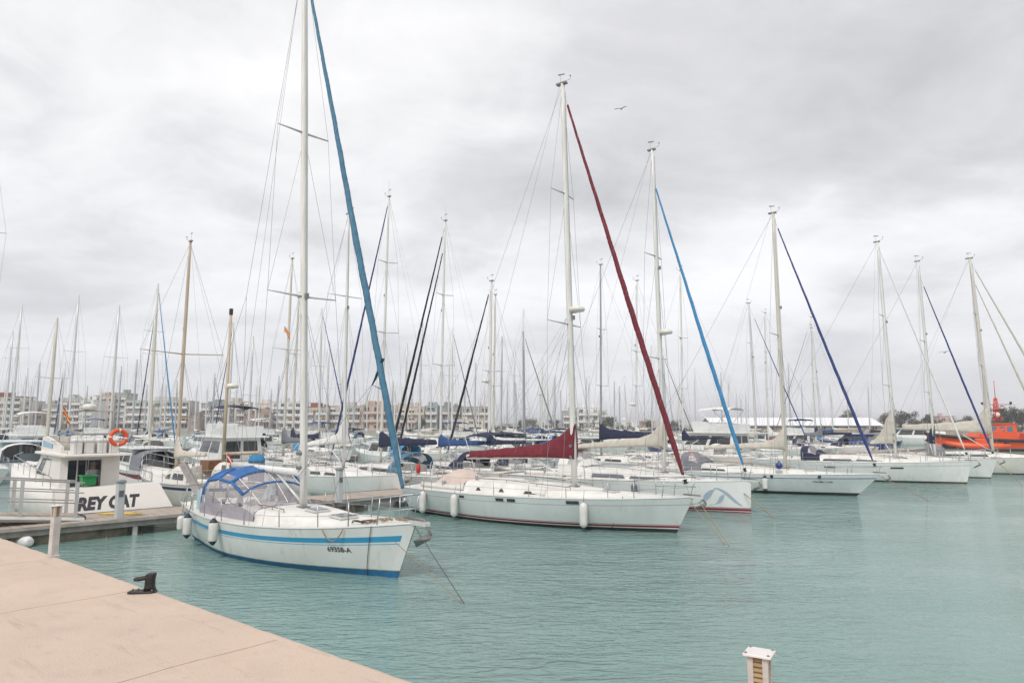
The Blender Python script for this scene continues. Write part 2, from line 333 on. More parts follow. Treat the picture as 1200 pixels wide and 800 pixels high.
# the quay is cast in bays: local x along the edge, local y towards the land
JX = [0.0]
j1 = (PZ(165, 690, ZQ) - qa).dot(qd); j2 = (PZ(340, 745, ZQ) - qa).dot(qd); step = j2 - j1
joints = [j1 + step * k for k in range(-14, 8)]
b = MB(); D = 30.0; gw = 0.006
def wob(y, k): return 0.012 * math.sin(y * 3.1 + k) + 0.010 * math.sin(y * 7.7 + 2 * k)
for k in range(len(joints) - 1):
    x0, x1 = joints[k], joints[k + 1]; ny = 60
    ys = [0.10 + 12.0 * (i / ny) for i in range(ny + 1)] + [D]
    for i in range(len(ys) - 1):
        a0, a1 = ys[i], ys[i + 1]
        l0 = x0 + wob(a0, k) + gw; l1 = x0 + wob(a1, k) + gw; r0 = x1 + wob(a0, k + 1) - gw; r1 = x1 + wob(a1, k + 1) - gw
        b.add([(l0, a0, 0), (r0, a0, 0), (r1, a1, 0), (l1, a1, 0)], [(0, 1, 2, 3)])
        b.add([(r0, a0, 0), (r0 + 2 * gw, a0, 0), (r1 + 2 * gw, a1, 0), (r1, a1, 0), (r0 + gw, a0, -0.012), (r1 + gw, a1, -0.012)], [(0, 4, 5, 3), (4, 1, 2, 5)], 1)
    ne = 60; rows = []
    for i in range(ne + 1):
        x = lerp(x0, x1, i / ne); c_ = max(0.0, noise.noise(Vector((x * 2.3, 0, 0))) - .22) * .05 + max(0.0, noise.noise(Vector((x * 9, 5, 0))) - .25) * .03; lo_ = .002 * noise.noise(Vector((x * 4, 9, 0)))
        rows.append([Vector((x, 0.05 + c_ * .6, 0)), Vector((x, 0.016 + c_ * .4 + lo_, -0.010 - c_ * .5)), Vector((x, lo_, -0.04 - c_)), Vector((x, lo_, -.12)), Vector((x, 0, -2.6))])
    for i in range(ne):
        for j in range(4): b.add([rows[i][j], rows[i + 1][j], rows[i + 1][j + 1], rows[i][j + 1]], [(0, 1, 2, 3)], 0, j < 2)
        b.add([(rows[i][0].x, .10, 0), (rows[i + 1][0].x, .10, 0), rows[i + 1][0], rows[i][0]], [(0, 1, 2, 3)], 0)
qo = b.build('quay', [mq, mat('joint_dirt', (0.42, 0.33, 0.265), 0.9, c2=(0.27, 0.21, 0.17), vscale=6)])
qo.location = (qa.x, qa.y, ZQ); qo.rotation_euler.z = math.atan2(qn.y, qn.x) - math.pi / 2
# local x must run with qd; flip if the frame came out mirrored
vx = Matrix.Rotation(qo.rotation_euler.z, 3, 'Z') @ Vector((1, 0, 0))
if vx.dot(qd) < 0:
    for v in qo.data.vertices: v.co.x *= -1
    qo.data.update()
recalc(qo); tag(qo, kind='structure')

# far shore: land sheet with a low sea wall
MLAND = mat('far_land', (0.30, 0.28, 0.24), 0.95, var=0.3, vscale=0.05)
MSTONE = mat('seawall_stone', (0.36, 0.33, 0.29), 0.9, var=0.35, vscale=0.4, bump=1.0, bscale=1.5)
shore = [(-900, 250), (-300, 262), (-60, 262), (20, 250), (60, 205), (125, 205), (128, 232), (190, 240), (260, 200), (900, 190)]
b = MB(); zt = 1.1; n = len(shore)
b.add([(x, y, zt) for x, y in shore] + [(900, 2990, zt), (-900, 2990, zt)], [list(range(n + 2))])
b.add([(2990, 190, zt), (2990, 2990, zt), (900, 2990, zt), (900, 190, zt), (-2990, 250, zt), (-900, 250, zt), (-900, 2990, zt), (-2990, 2990, zt)], [(0, 1, 2, 3), (4, 5, 6, 7)])
for i in range(n - 1):
    (x0, y0), (x1, y1) = shore[i], shore[i + 1]
    b.add([(x0, y0, zt), (x1, y1, zt), (x1, y1 - 0.3, -0.5), (x0, y0 - 0.3, -0.5)], [(0, 1, 2, 3)], 1)
tag(b.build('ground', [MLAND, MSTONE]), kind='structure')
# rubble breakwater out on the right
b = MB(); rnd = random.Random(3)
for i in range(420):
    s = i / 420; px = 1060 + 220 * rnd.random(); Y = 150 + rnd.uniform(-2.2, 2.2)
    c = PD(px, 500, Y); r = rnd.uniform(0.5, 1.2); hgt = max(0.1, 1.6 - abs(Y - 150) * 0.6)
    b.box((c.x, Y, hgt * rnd.uniform(0.3, 0.9)), (r * 1.6, r * 1.3, r), rz=rnd.uniform(0, 3), ry=rnd.uniform(-.5, .5), rx=rnd.uniform(-.5, .5), taper=rnd.uniform(.6, .9))
tag(b.build('breakwater', MSTONE), 'long low rubble breakwater beyond the marina behind the far masts', 'breakwater', kind='structure')

# ================================================================== SAILING YACHTS
class Hull:
    def __init__(s, L, B, fb, bo=0.5, so_=0.2, sr=0.7, full=2.2, plumb=0.0):
        s.L, s.B, s.fb, s.bo, s.so, s.sr, s.full = L, B, fb, bo, so_, sr, full
    def hb(s, t):
        if t < 0.42: k = s.sr + (1 - s.sr) * math.sin(math.pi / 2 * t / 0.42)
        else: k = max(0.0, 1 - ((t - 0.42) / 0.58) ** s.full)
        return max(0.012, s.B / 2 * k)
    def sheer(s, t):
        a, m, b_ = s.fb; return a * (1 - t) * (1 - 2 * t) + 4 * m * t * (1 - t) + b_ * t * (2 * t - 1)
    def X(s, t, g): g = max(g, -0.3); return lerp(-s.so * g, s.L + s.bo * g, t)
    def pt(s, t, g, side, off=0.0):
        h = s.hb(t); kw = 0.84 - 0.40 * t ** 3 - (0.16 if t < 0.1 else 0.16 * max(0, 1 - (t - .1) / .3))
        gg = max(0.0, min(1.0, g)); y = h * lerp(kw, 1, gg ** 0.62)
        if g < 0: y = h * kw * (1 + g * 0.9)
        return Vector((s.X(t, g), side * (y + off), s.sheer(t) * g))
    def deck(s, x):
        t = (x + s.so) / (s.L + s.bo + s.so); return s.sheer(t), s.hb(t)
    def t_of(s, x, g): g = max(g, 0); return (x + s.so * g) / (s.L + s.bo * g + s.so * g)
    def at(s, x, g, side, off=0.012): return s.pt(s.t_of(x, g), g, side, off)

def yacht(c):
    lod = c.get('lod', 1); L = c['L']; B = c.get('B', L * 0.30)
    fb = c.get('fb', (0.95, 0.92, 1.2)); h = Hull(L, B, fb, c.get('bo', 0.6), c.get('so', 0.3), c.get('sr', 0.72), c.get('full', 2.3))
    hm = c.get('hull', GEL); root = empty(c.get('name', 'sailboat'), c['pos'], c['head'], c['label'], 'sailboat', c.get('group'))
    rnd = random.Random(c.get('seed', 1))
    # ---- hull
    tmax = {b_[0]: b_[3] for b_ in c.get('bands', []) if len(b_) > 3}; bands = [b_[:3] for b_ in c.get('bands', [])]   # (g0, g1, material, where it ends)
    mats = [hm, DECK, c.get('bottom', P_BLK)]; bi = []
    for g0, g1, m in bands:
        if m not in mats: mats.append(m)
        bi.append((g0, g1, mats.index(m)))
    gs = sorted(set([-0.3, 0.0, 0.1, 0.25, 0.4, 0.55, 0.7, 0.85, 1.0] + [q for g0, g1, _ in bands for q in (g0, g1)]) if lod < 2 else set([-0.3, 0, 0.5, 1.0] + [q for g0, g1, _ in bands for q in (g0, g1)]))
    nt_ = (44, 28, 14)[lod]; ts = [(i / nt_) ** 0.92 if i else 0.0 for i in range(nt_ + 1)]
    def mid(g):
        for g0, g1, k in bi:
            if g0 - 1e-6 <= g <= g1 + 1e-6: return k
        return 2 if g < c.get('boot', 0.05) and c.get('boot', 0.05) > 0 and g < 0 else 0
    b = MB(); row_m = [mid((gs[i] + gs[i + 1]) / 2) for i in range(len(gs) - 1)]
    for side in (-1, 1):
        rw = [[h.pt(t, g, side) for g in gs] for t in ts]; cut = next((i for i, t in enumerate(ts) if tmax and t >= min(tmax.values())), nt_)
        b.loft(rw[:cut + 1], closed=False, mis=row_m)
        if cut < nt_: b.loft(rw[cut:], closed=False, mis=[0 if any(g0 <= (gs[q] + gs[q + 1]) / 2 <= g1 and g0 in tmax for g0, g1, _ in bands) else row_m[q] for q in range(len(row_m))])
    for i in range(len(gs) - 1):
        b.add([h.pt(0, gs[i], -1), h.pt(0, gs[i], 1), h.pt(0, gs[i + 1], 1), h.pt(0, gs[i + 1], -1)], [(0, 1, 2, 3)], row_m[i])
    hull = b.build('hull', mats, root)
    # ---- deck with a cockpit well
    xc0, xc1 = c.get('cockpit', (0.06 * L, 0.30 * L)); b = MB()
    fr = (-1, -0.55, -0.25, 0, 0.25, 0.55, 1); wells = []
    for i in range(nt_):
        t0, t1 = ts[i], ts[i + 1]; P0, P1 = [], []
        for f in fr:
            for t, P_ in ((t0, P0), (t1, P1)):
                P_.append(Vector((h.X(t, 1), f * h.hb(t), h.sheer(t) + 0.05 * (1 - f * f) * min(1, h.hb(t)))))
        xm_ = (P0[3].x + P1[3].x) / 2; well = xc0 < xm_ < xc1
        if well: wells.append((P0, P1))
        for j in range(6):
            if well and j in (1, 2, 3, 4): continue
            b.add([P0[j], P1[j], P1[j + 1], P0[j + 1]], [(0, 1, 2, 3)], 0, True)
    if wells:
        a0, a1 = wells[0][0], wells[-1][1]; dz = Vector((0, 0, -0.42))
        for P0, P1 in wells:
            b.add([P0[1], P1[1], P1[1] + dz, P0[1] + dz], [(0, 1, 2, 3)]); b.add([P0[5], P1[5], P1[5] + dz, P0[5] + dz], [(0, 1, 2, 3)])
            b.add([P0[1] + dz, P1[1] + dz, P1[5] + dz, P0[5] + dz], [(0, 1, 2, 3)], 1)
        for e_ in (a0, a1): b.add([e_[1], e_[5], e_[5] + dz, e_[1] + dz], [(0, 1, 2, 3)])
        for s in (1, 5):
            b.tube([w_[0][s] + Vector((0, 0, 0.09)) for w_ in wells] + [a1[s] + Vector((0, 0, 0.12))], 0.11, n=8)
    b.build('deck', [c.get('deckmat', DECK), TEAK], root)
    if lod < 2:
        b = MB()
        for side in (-1, 1): b.tube([h.pt(t, 1.0, side, -0.01) + Vector((0, 0, 0.02)) for t in ts], 0.028, n=5)
        b.build('toe_rail', c.get('rail', ALU), root)
    # ---- coachroof
    x0, x1 = c.get('cabin', (0.30 * L, 0.80 * L)); ch = c.get('cabin_h', 0.42); cw = c.get('cabin_w', 0.64)
    def csec(x):
        z, hb = h.deck(x); u = (x - x0) / (x1 - x0); k = min(1.0, (1 - u) / c.get('cabin_slope', 0.55)); k = k ** 0.8 if k > 0 else 0
        return z, hb * lerp(cw * 0.72, cw, min(1, k + .15)), max(0.02, ch * k)
    def cring(x):
        z, w_, hh = csec(x); z -= 0.01
        return [Vector((x, y * w_, z + q * hh + (0 if q else -.03))) for y, q in ((-1, 0), (-0.93, 0.62), (-0.86, 0.86), (-0.72, 0.97), (-0.36, 1.05), (0, 1.09), (0.36, 1.05), (0.72, 0.97), (0.86, 0.86), (0.93, 0.62), (1, 0))]
    nn = (26, 14, 8)[lod]; b = MB()
    b.loft([cring(lerp(x0, x1, i / nn)) for i in range(nn + 1)], closed=False)
    r0 = cring(x0); o_ = len(b.v); b.v += [tuple(v) for v in r0]; b.f.append(list(range(o_, o_ + len(r0)))); b.m.append(0); b.s.append(False)
    coach = b.build('coachroof', c.get('deckmat', DECK), root)
    def cab_pt(x, q, side, off=0.008):
        z, w_, hh = csec(x); k = q / 0.62
        return Vector((x, side * (w_ * lerp(1, 0.93, k) + off), z - 0.01 + q * hh))
    for wa, wb, q0, q1 in c.get('windows', ((0.34 * L, 0.46 * L, .2, .55), (0.48 * L, 0.58 * L, .2, .55))):
        for side in (-1, 1):
            b = MB(); k_ = 6
            pts = [(cab_pt(lerp(wa, wb, i / k_), q0, side), cab_pt(lerp(wa + 0.06, wb - 0.10, i / k_), q1, side)) for i in range(k_ + 1)]
            b.loft([[p_[0], p_[1]] for p_ in pts], closed=False, sm=False)
            b.loft([[p_[0] - Vector((0, side * .02, 0)), p_[1] - Vector((0, side * .02, 0))] for p_ in pts], closed=False, sm=False)
            b.build('window', c.get('glass', GLASS), root)
    for xa, xb, g0, g1 in c.get('ports', ()):
        for side in (-1, 1):
            b = MB(); xs = [lerp(xa, xb, i / 3) for i in range(4)]
            b.loft([[h.at(q, g0, side, 0.012), h.at(q, g1, side, 0.012)] for q in xs], closed=False, sm=False); b.build('port_window', GLASS, root)
    # deck hatches and gear
    for hx, hw in c.get('hatches', ()):
        z, w_, hh = csec(hx) if x0 < hx < x1 else (h.deck(hx)[0] + .03, 0, 0)
        z_ = z + (hh * 1.07 if x0 < hx < x1 else 0.0)
        sl_ = 0.0
        if x0 < hx < x1:
            za, _, ha = csec(min(hx + .25, x1)); zb, _, hb_ = csec(hx - .25); sl_ = -math.atan2((za + ha * 1.07) - (zb + hb_ * 1.07), 0.5)
        b = MB(); b.box((hx, 0, z_ + 0.03), (hw, hw, 0.05), ry=sl_); b.box((hx, 0, z_ + 0.062), (hw * .84, hw * .84, 0.012), ry=sl_, mi=1); b.build('hatch', [ALU, GLASSG], root)
    # ---- mast
    xm = c['xm']; H = c['H']; rm = c.get('rm', 0.085); mm = c.get('mastm', ALUW); rake = c.get('rake', 0.012)
    z, w_, hh = csec(xm) if x0 < xm < x1 else (h.deck(xm)[0], 0, 0)
    zb = z + hh * 1.0
    def mp_(zz_): return Vector((xm - (zz_ - zb) * rake, 0, zz_))
    b = MB(); ks = 10 if lod < 2 else 5
    b.tube([mp_(lerp(zb - .05, H, i / ks)) for i in range(ks + 1)], [rm * (1 if i < ks * .7 else lerp(1, .72, (i - ks * .7) / (ks * .3))) for i in range(ks + 1)], n=12 if lod < 2 else 6, squash=0.72)
    if lod < 2:
        b.box(mp_(H + .03) + Vector((-.04, 0, 0)), (rm * 3.2, rm * 1.3, .07), mi=1)
        b.tube([mp_(zb + .9) + Vector((rm * 1.02, 0, 0)), mp_(H * .98) + Vector((rm * .8, 0, 0))], 0.008, n=4, mi=1)
        b.box(mp_(zb + .02), (.34, .24, .06), mi=1)
        for zz_ in (zb + 1.1, zb + 1.5): b.lathe([(.05, 0), (.07, .03), (.045, .06), (.045, .1), (.06, .13)], c=mp_(zz_) + Vector((0, -rm * .7, 0)), n=8, mi=1, axis=(0, -1, 0))
        b.box(mp_(lerp(zb, H, c.get('lightf', .62))) + Vector((rm + .03, 0, 0)), (.09, .09, .16), mi=1)
    mast = b.build('mast', [mm, WIRE], root)
    if lod < 2:
        b = MB(); t0 = mp_(H + .06)
        b.tube([t0, t0 + Vector((0.32, 0.06, .10))], .008, n=4); b.tube([t0 + Vector((.32, .06, .10)), t0 + Vector((.32, .06, .24))], .008, n=4); b.lathe([(.0, 0), (.035, .02), (.035, .05), (0, .07)], c=t0 + Vector((.32, .06, .2)), n=6)
        b.tube([t0 + Vector((-.1, 0, 0)), t0 + Vector((-.1, 0, .32))], .006, n=4)
        b.add([t0 + Vector((-.2, .0, .34)), t0 + Vector((.1, .01, .33)), t0 + Vector((.1, -.01, .36)), t0 + Vector((-.2, 0, .42))], [(0, 1, 2), (0, 2, 3)])
        if c.get('vhf'): b.tube([t0 + Vector((-.05, .05, 0)), t0 + Vector((-.07, .06, .9))], .006, n=4)
        b.build('masthead_unit', WIRE, mast)
    tips = []
    sps = c.get('spreaders', [(lerp(zb, H, .36), .95), (lerp(zb, H, .68), .75)])
    for zs, half in sps:
        for side in (-1, 1):
            b = MB(); a_ = mp_(zs); e_ = a_ + Vector((-c.get('sweep', .18) * half, side * half, .05 * half))
            b.tube([a_, e_], [.035, .02] if lod < 2 else [.03, .022], n=6 if lod < 2 else 4, squash=1.6 if lod < 2 else 1)
            b.build('spreader', c.get('spm', ALU if mm is not WOODM else WOODM), mast); tips.append((side, e_))
    # ---- standing rigging
    wr = c.get('wire', 0.007 if lod < 2 else 0.010)
    zd, hd = h.deck(xm - .15)
    fs_top = mp_(lerp(zb, H, c.get('frac', 0.985))); bow = Vector((h.X(1, 1) - c.get('stay_in', .12), 0, h.sheer(1) + .03))
    stern = Vector((h.X(0, 1) + .05, 0, h.sheer(0) + .03))
    lines = []
    for side in (-1, 1):
        chain = [mp_(H - .05)] + [e_ for s_, e_ in sorted(tips, key=lambda q: -q[1].z) if s_ == side] + [Vector((xm - .12, side * hd * .93, zd))]
        lines.append(('shroud', chain))
        if sps:
            lines.append(('shroud', [mp_(min(s_[0] for s_ in sps) - .1), Vector((xm - .45, side * hd * .92, zd))]))
            if lod < 2:
                lines.append(('shroud', [mp_(min(s_[0] for s_ in sps) - .1), Vector((xm + .4, side * hd * .88, zd))]))
                if len(sps) > 1:
                    lo = min((e_ for s_, e_ in tips if s_ == side), key=lambda q: q.z); lines.append(('shroud', [mp_(max(s_[0] for s_ in sps) - .1), lo]))
    if c.get('split_back') and lod < 2:
        k_ = stern.lerp(mp_(H), .38)
        lines.append(('backstay', [mp_(H), k_])); lines.append(('backstay', [k_, stern + Vector((0, hd * .6, 0))])); lines.append(('backstay', [k_, stern + Vector((0, -hd * .6, 0))]))
    elif c.get('back', True): lines.append(('backstay', [mp_(H), stern]))
    if lod < 2:
        for nm, pts in lines: MB().tube(pts, wr, n=4, caps=False).build(nm, WIRE, root)
    else:
        b = MB()
        for nm, pts in lines: b.tube(pts, wr, n=3, caps=False)
        b.build('rigging', WIRE, root)
    # ---- furled headsail on the forestay
    st = c.get('stay')
    def furl(top, bot, color, r, nm='furled_jib', wobble=0.005, start=.04, white=None):
        b = MB(); k_ = (46, 18, 8)[lod]; d_ = (bot - top); b.tube([top, bot], wr, n=4)
        pts = []; rs = []; k_ = (150, 60, 8)[lod]; ln_ = d_.length; dn = d_.normalized(); U_ = dn.orthogonal().normalized(); V_ = dn.cross(U_)
        for i in range(k_ + 1):
            u = i / k_; s_ = start + (0.955 - start) * u
            rr = r * lerp(.42, 1.0, min(1, u / .62)) * (1 if u < .93 else lerp(1, .45, (u - .93) / .07))
            ph = s_ * ln_ * 2 * math.pi / 1.1 + 1.3 * math.sin(u * 9); am = rr * .06 * (lod < 2)
            pts.append(top + d_ * s_ + (U_ * math.cos(ph) + V_ * math.sin(ph)) * am + Vector((0, 0, 0)) + U_ * wobble * math.sin(u * 14) + Vector((0, 0, -.012 * ln_ * u * (1 - u) * 1.2)))
            rs.append(rr * (1 + (.04 * math.sin(i * 2.7) + .07 * noise.noise(Vector((i * .21, r * 50, 0)))) * (lod < 2)))
        b.tube(pts, rs, n=10 if lod < 2 else 5, mi=1)
        if lod == 0:   # the seam of the outermost wrap, and a light sheet line wound round it
            b.tube([p_ + (U_ * math.cos(i * .75) + V_ * math.sin(i * .75)) * rs[i] * .98 for i, p_ in enumerate(pts)], [.006] * len(pts), n=4, mi=0)
        if white:   # loose cloth showing through the cover
            for u, ln in white:
                q = top + d_ * u; dn = d_.normalized()
                b.tube([q, q + dn * ln * .5 + Vector((.06, -.07, 0)), q + dn * ln], [r * .3, r * .95, r * .25], n=7, mi=2)
        if c.get('clew') and lod == 0:
            q = top + d_ * .80; b.loft([[q + Vector((0, -.05, .55)), q + Vector((0, .05, .55))], [q + Vector((-.30, -.04, .05)), q + Vector((-.30, .04, .05))], [q + Vector((-.42, -.02, -.10)), q + Vector((-.42, .02, -.10))], [q + Vector((.05, -.05, -.25)), q + Vector((.05, .05, -.25))]], mi=1, closed=True, caps=True, sm=False)
            b.tube([q + Vector((-.42, 0, -.08)), Vector((xm, -.9, zb + .1))], .007, n=3); b.tube([q + Vector((-.42, 0, -.08)), Vector((xm, .9, zb + .1))], .007, n=3)
        j = b.build(nm, [WIRE, SPOT[color], WHITEC], root)
        if lod < 2:
            b = MB(); q = top + d_ * .968; b.lathe([(.05, -.09), (.095, -.085), (.095, -.07), (.06, -.06), (.06, .03), (.095, .04), (.095, .055), (.05, .06)], c=q, n=12, axis=-d_)
            b.build('furler_drum', STEEL if c.get('drum') else BLACK, j)
        return j
    if st:
        color, r = st[0], st[1]; furl(fs_top, bow, color, r, start=st[2] if len(st) > 2 else .04, white=c.get('white'))
    else:
        MB().tube([fs_top, bow], wr, n=3).build('forestay', WIRE, root)
    if c.get('stay2'):
        color, r, f2, dx = c['stay2']; furl(mp_(lerp(zb, H, f2)), bow - Vector((dx, 0, 0)), color, r, 'furled_staysail')
    # ---- boom and sail cover
    if c.get('boom', True):
        bz = zb + c.get('boomz', 1.0); bl = c.get('boomlen', 0.36 * L); brz = c.get('boomup', 0.04); bs = c.get('boomswing', 0.0)
        A_ = mp_(bz) + Vector((-rm, 0, 0)); E_ = A_ + Vector((-bl * math.cos(bs), bl * math.sin(bs), bl * brz)); ax = (E_ - A_)
        b = MB(); br = c.get('boomr', .07 if lod < 2 else .06); b.tube([A_, E_], br, n=8 if lod < 2 else 5, squash=.8)
        boom = b.build('boom', c.get('boomm', mm), root)
        cc = c.get('cover')
        if cc:
            ch_ = c.get('cover_h', .42); fl = c.get('flare', .9); b = MB(); k_ = (34, 22, 9)[lod]; rings = []; nseg = 14 if lod < 2 else 6
            for i in range(k_ + 1):
                u = i / k_; p0 = A_ + ax * (u * 1.01) + Vector((rm * 1.35 * max(0, 1 - u * 6) + .03, 0, 0))
                top_ = lerp(ch_, ch_ * .34, u ** .8) + fl * math.exp(-(u / c.get('fw', .085)) ** 1.5)
                dn_ = .07 + .10 * math.exp(-(u / .1)); wd = lerp(.16, .085, u) * (ch_ / .42) ** .5 * (1 - .15 * math.exp(-(u / .06)))
                wd = max(wd, rm * 1.55 * max(0, 1 - u * 4))
                if c.get('mutton'): wd *= 1 + .6 * math.exp(-(u / .1))
                ring = []
                for j in range(nseg):
                    a_ = 2 * math.pi * j / nseg; yy = math.sin(a_) * wd; q = math.cos(a_)
                    zz_ = (q * top_ if q > 0 else q * dn_); yy *= (1 - (.10 if u < .06 else .42) * max(0, q)) 
                    wob_ = 1 + .10 * math.sin(i * 1.7 + j) * (lod < 2) + .05 * math.sin(i * .8 + 2 * j)
                    ring.append(p0 + Vector((0, yy * wob_, zz_ * (1 + .05 * math.sin(i * 1.3) * (lod < 2 and u > .08)))))
                rings.append(ring)
            b.loft(rings, caps=True); b.build('sail_cover', SPOT[cc], root)
        if lod < 2:
            for q in (.55, .75): b = MB(); b.tube([A_ + ax * q, Vector(((A_ + ax * q).x, (A_ + ax * q).y, h.deck(max(.2, (A_ + ax * q).x))[0] + .3))], .008, n=4); b.build('mainsheet', ROPEW, root)
            MB().tube([E_, mp_(H - .05) - Vector((rm, 0, 0))], .005, n=3).build('topping_lift', WIRE, root)
            if c.get('lazy'):
                for side in (-1, 1):
                    b = MB(); k_ = mp_(lerp(bz, H, .35)) + Vector((0, side * .25, 0)); 
                    for q in (.25, .5, .8): b.tube([k_, A_ + ax * q + Vector((0, side * .12, .1))], .005, n=3)
                    b.build('lazy_jack', WIRE, root)
            MB().tube([A_ + ax * .35 + Vector((0, 0, -.05)), mp_(zb + .15) - Vector((rm, 0, 0))], .035, n=6).build('boom_vang', ALU, root)
    # ---- radar
    if c.get('radar'):
        zr = c['radar']; q = mp_(zr) + Vector((.34, 0, 0)); b = MB()
        b.tube([mp_(zr) , q - Vector((0, 0, .02))], .03, n=5, mi=0); b.lathe([(.05, -.02), (.27, .02), (.30, .08), (.28, .16), (.18, .22), (.05, .23)], c=q, n=14, mi=1)
        b.build('radar', [ALU, GELW], mast)
    # ---- guard rails
    if lod < 2:
        xs = c.get('stanch', [L * q for q in (.13, .27, .41, .55, .69, .82)]); tops = {-1: [], 1: []}
        for side in (-1, 1):
            for q in xs:
                p0 = h.at(q, 1, side, -.05); p1 = p0 + Vector((0, side * .03, .60)); tops[side].append((p0, p1))
                if True:
                    MB().tube([p0, p1], .013, n=6).build('stanchion', STEEL, root)
        xp = h.X(1, 1); b = MB()
        P0 = {s_: h.at(L * .90, 1, s_, -.05) for s_ in (-1, 1)}; P1 = {s_: h.at(L * .975, 1, s_, -.03) for s_ in (-1, 1)}
        topc = [P0[-1] + Vector((0, 0, .62)), P1[-1] + Vector((.1, 0, .66)), Vector((xp - .02, -.14, h.sheer(1) + .68)), Vector((xp + .10, 0, h.sheer(1) + .68)), Vector((xp - .02, .14, h.sheer(1) + .68)), P1[1] + Vector((.1, 0, .66)), P0[1] + Vector((0, 0, .62))]
        b.tube(topc, .016, n=6); mid_ = [v - Vector((.0, 0, .32)) for v in topc]; b.tube(mid_, .011, n=5)
        for s_ in (-1, 1): b.tube([P0[s_], topc[0 if s_ < 0 else -1]], .016, n=6); b.tube([P1[s_], topc[1 if s_ < 0 else -2]], .016, n=6)
        b.tube([Vector((xp - .12, 0, h.sheer(1))), Vector((xp + .08, 0, h.sheer(1) + .66))], .013, n=5)
        b.build('pulpit', STEEL, root)
        S0 = {s_: h.at(max(.1, .02 * L), 1, s_, -.06) for s_ in (-1, 1)}; S1 = {s_: h.at(.10 * L, 1, s_, -.06) for s_ in (-1, 1)}; up = Vector((0, 0, .62))
        for s_ in (-1, 1):
            b = MB(); b.tube([S1[s_], S1[s_] + up, S0[s_] + up + Vector((-.1, 0, 0)), Vector((S0[s_].x - .12, s_ * .35, S0[s_].z + .62))], .015, n=5)
            b.tube([S1[s_] + up * .5, S0[s_] + up * .5, Vector((S0[s_].x - .1, s_ * .35, S0[s_].z + .31)), Vector((S0[s_].x - .12, s_ * .35, S0[s_].z + .62))], .012, n=5); b.tube([S0[s_], S0[s_] + up], .015, n=5); b.build('pushpit', STEEL, root)
        for side in (-1, 1):
            for f_ in (.5, 1.0):
                ln = [S1[side] + up * f_] + [p0.lerp(p1, f_) for p0, p1 in tops[side]] + [P0[side] + Vector((0, 0, .62 * f_))]
                MB().tube(ln, .0055, n=4, caps=False).build('lifeline', STEEL, root)
        # anchor in the bow roller
        z_ = h.sheer(1); b = MB()
        if c.get('anchor', 1):
            o0 = len(b.v); b.box((xp + .08, 0, z_ + .02), (.5, .12, .07), mi=0)
            b.tube([(xp - .35, 0, z_ + .10), (xp + .22, 0, z_ + .09), (xp + .42, 0, z_ - .16)], .028, n=5, mi=1)
            b.add([(xp + .42, 0, z_ - .10), (xp + .16, -.20, z_ - .26), (xp + .02, 0, z_ - .42), (xp + .16, .20, z_ - .26), (xp + .44, 0, z_ - .22)], [(0, 1, 2, 3), (0, 1, 4), (4, 1, 2), (0, 3, 4), (4, 3, 2)], 1)
            ka = c.get('anchor', 1); b.v[o0:] = [(xp + (x_ - xp) * ka, y_ * ka, z_ + (q_ - z_) * ka) for x_, y_, q_ in b.v[o0:]]; b.build('bow_anchor', [ALU, RUST], root)
        # winches, blocks, clutter on the coachroof
        b = MB()
        for side in (-1, 1):
            zc, wc, hc = csec(x0 + .25); b = MB(); b.lathe([(.07, 0), (.06, .03), (.05, .09), (.07, .13), (.03, .16)], c=(x0 + .25, side * wc * .6, zc + hc * 1.0), n=10); b.build('winch', STEEL, root)
            if wells:
                q = a0[1 if side < 0 else 5]; b = MB(); b.lathe([(.08, 0), (.07, .04), (.055, .11), (.08, .16), (.03, .19)], c=(lerp(xc0, xc1, .55), q.y * 1.15, h.deck(xc0)[0] + .17), n=10); b.build('winch', STEEL, root)
        b = MB()
        for side in (-1, 1):
            pts = [Vector((q, side * csec(q)[1] * .74, csec(q)[0] + csec(q)[2] + .075)) for q in [lerp(x0 + .5, xm + .3, i / 6) for i in range(7)]]
            b.tube(pts, .016, n=5)
            for p_ in pts[::2]: b.tube([p_, p_ - Vector((0, 0, .08))], .014, n=4)
        b.build('grab_rail', c.get('grabm', TEAK), coach)
        if c.get('wheel', 1) and wells:
            xw = lerp(xc0, xc1, .30); zf = h.deck(xw)[0] - .40; b = MB()
            b.box((xw + .08, 0, zf + .45), (.16, .2, .9), taper=.7); b.torus((xw - .04, 0, zf + .85), c.get('wheelr', .38), .013, axis=(1, 0, .15), n=20, k=5, mi=1)
            for q in range(5):
                a_ = q * 2 * math.pi / 5; b.tube([(xw - .04, 0, zf + .85), (xw - .04, math.cos(a_) * .38, zf + .85 + math.sin(a_) * .38)], .009, n=4, mi=1)
            b.build('steering_wheel', [GEL, STEEL], root)
    # ---- spray hood
    if c.get('hood'):
        hc_, hh_, hl_ = c['hood'][:3]; zc, wc, hcab = csec(x0 + .1); w2 = wc * 1.02; rings = []
        zc = zc + (0 if len(c['hood']) > 3 else .1)
        for i in range(6):
            u = i / 5; xx = x0 + .05 - hl_ * .45 + hl_ * u; top_ = hcab + hh_ * (1 - (max(0, u - .25) / .75) ** 2.2) * (.92 + .08 * min(1, u / .25)); ring = []
            for j in range(11):
                a_ = math.pi * j / 10; ring.append(Vector((xx + .12 * (1 - math.sin(a_)), math.cos(a_) * w2 * (1 - .06 * u) if abs(math.cos(a_)) < .99 else math.copysign(w2, math.cos(a_)), zc + (math.sin(a_) ** .55) * top_)))
            rings.append(ring)
        b = MB(); n_ = 10
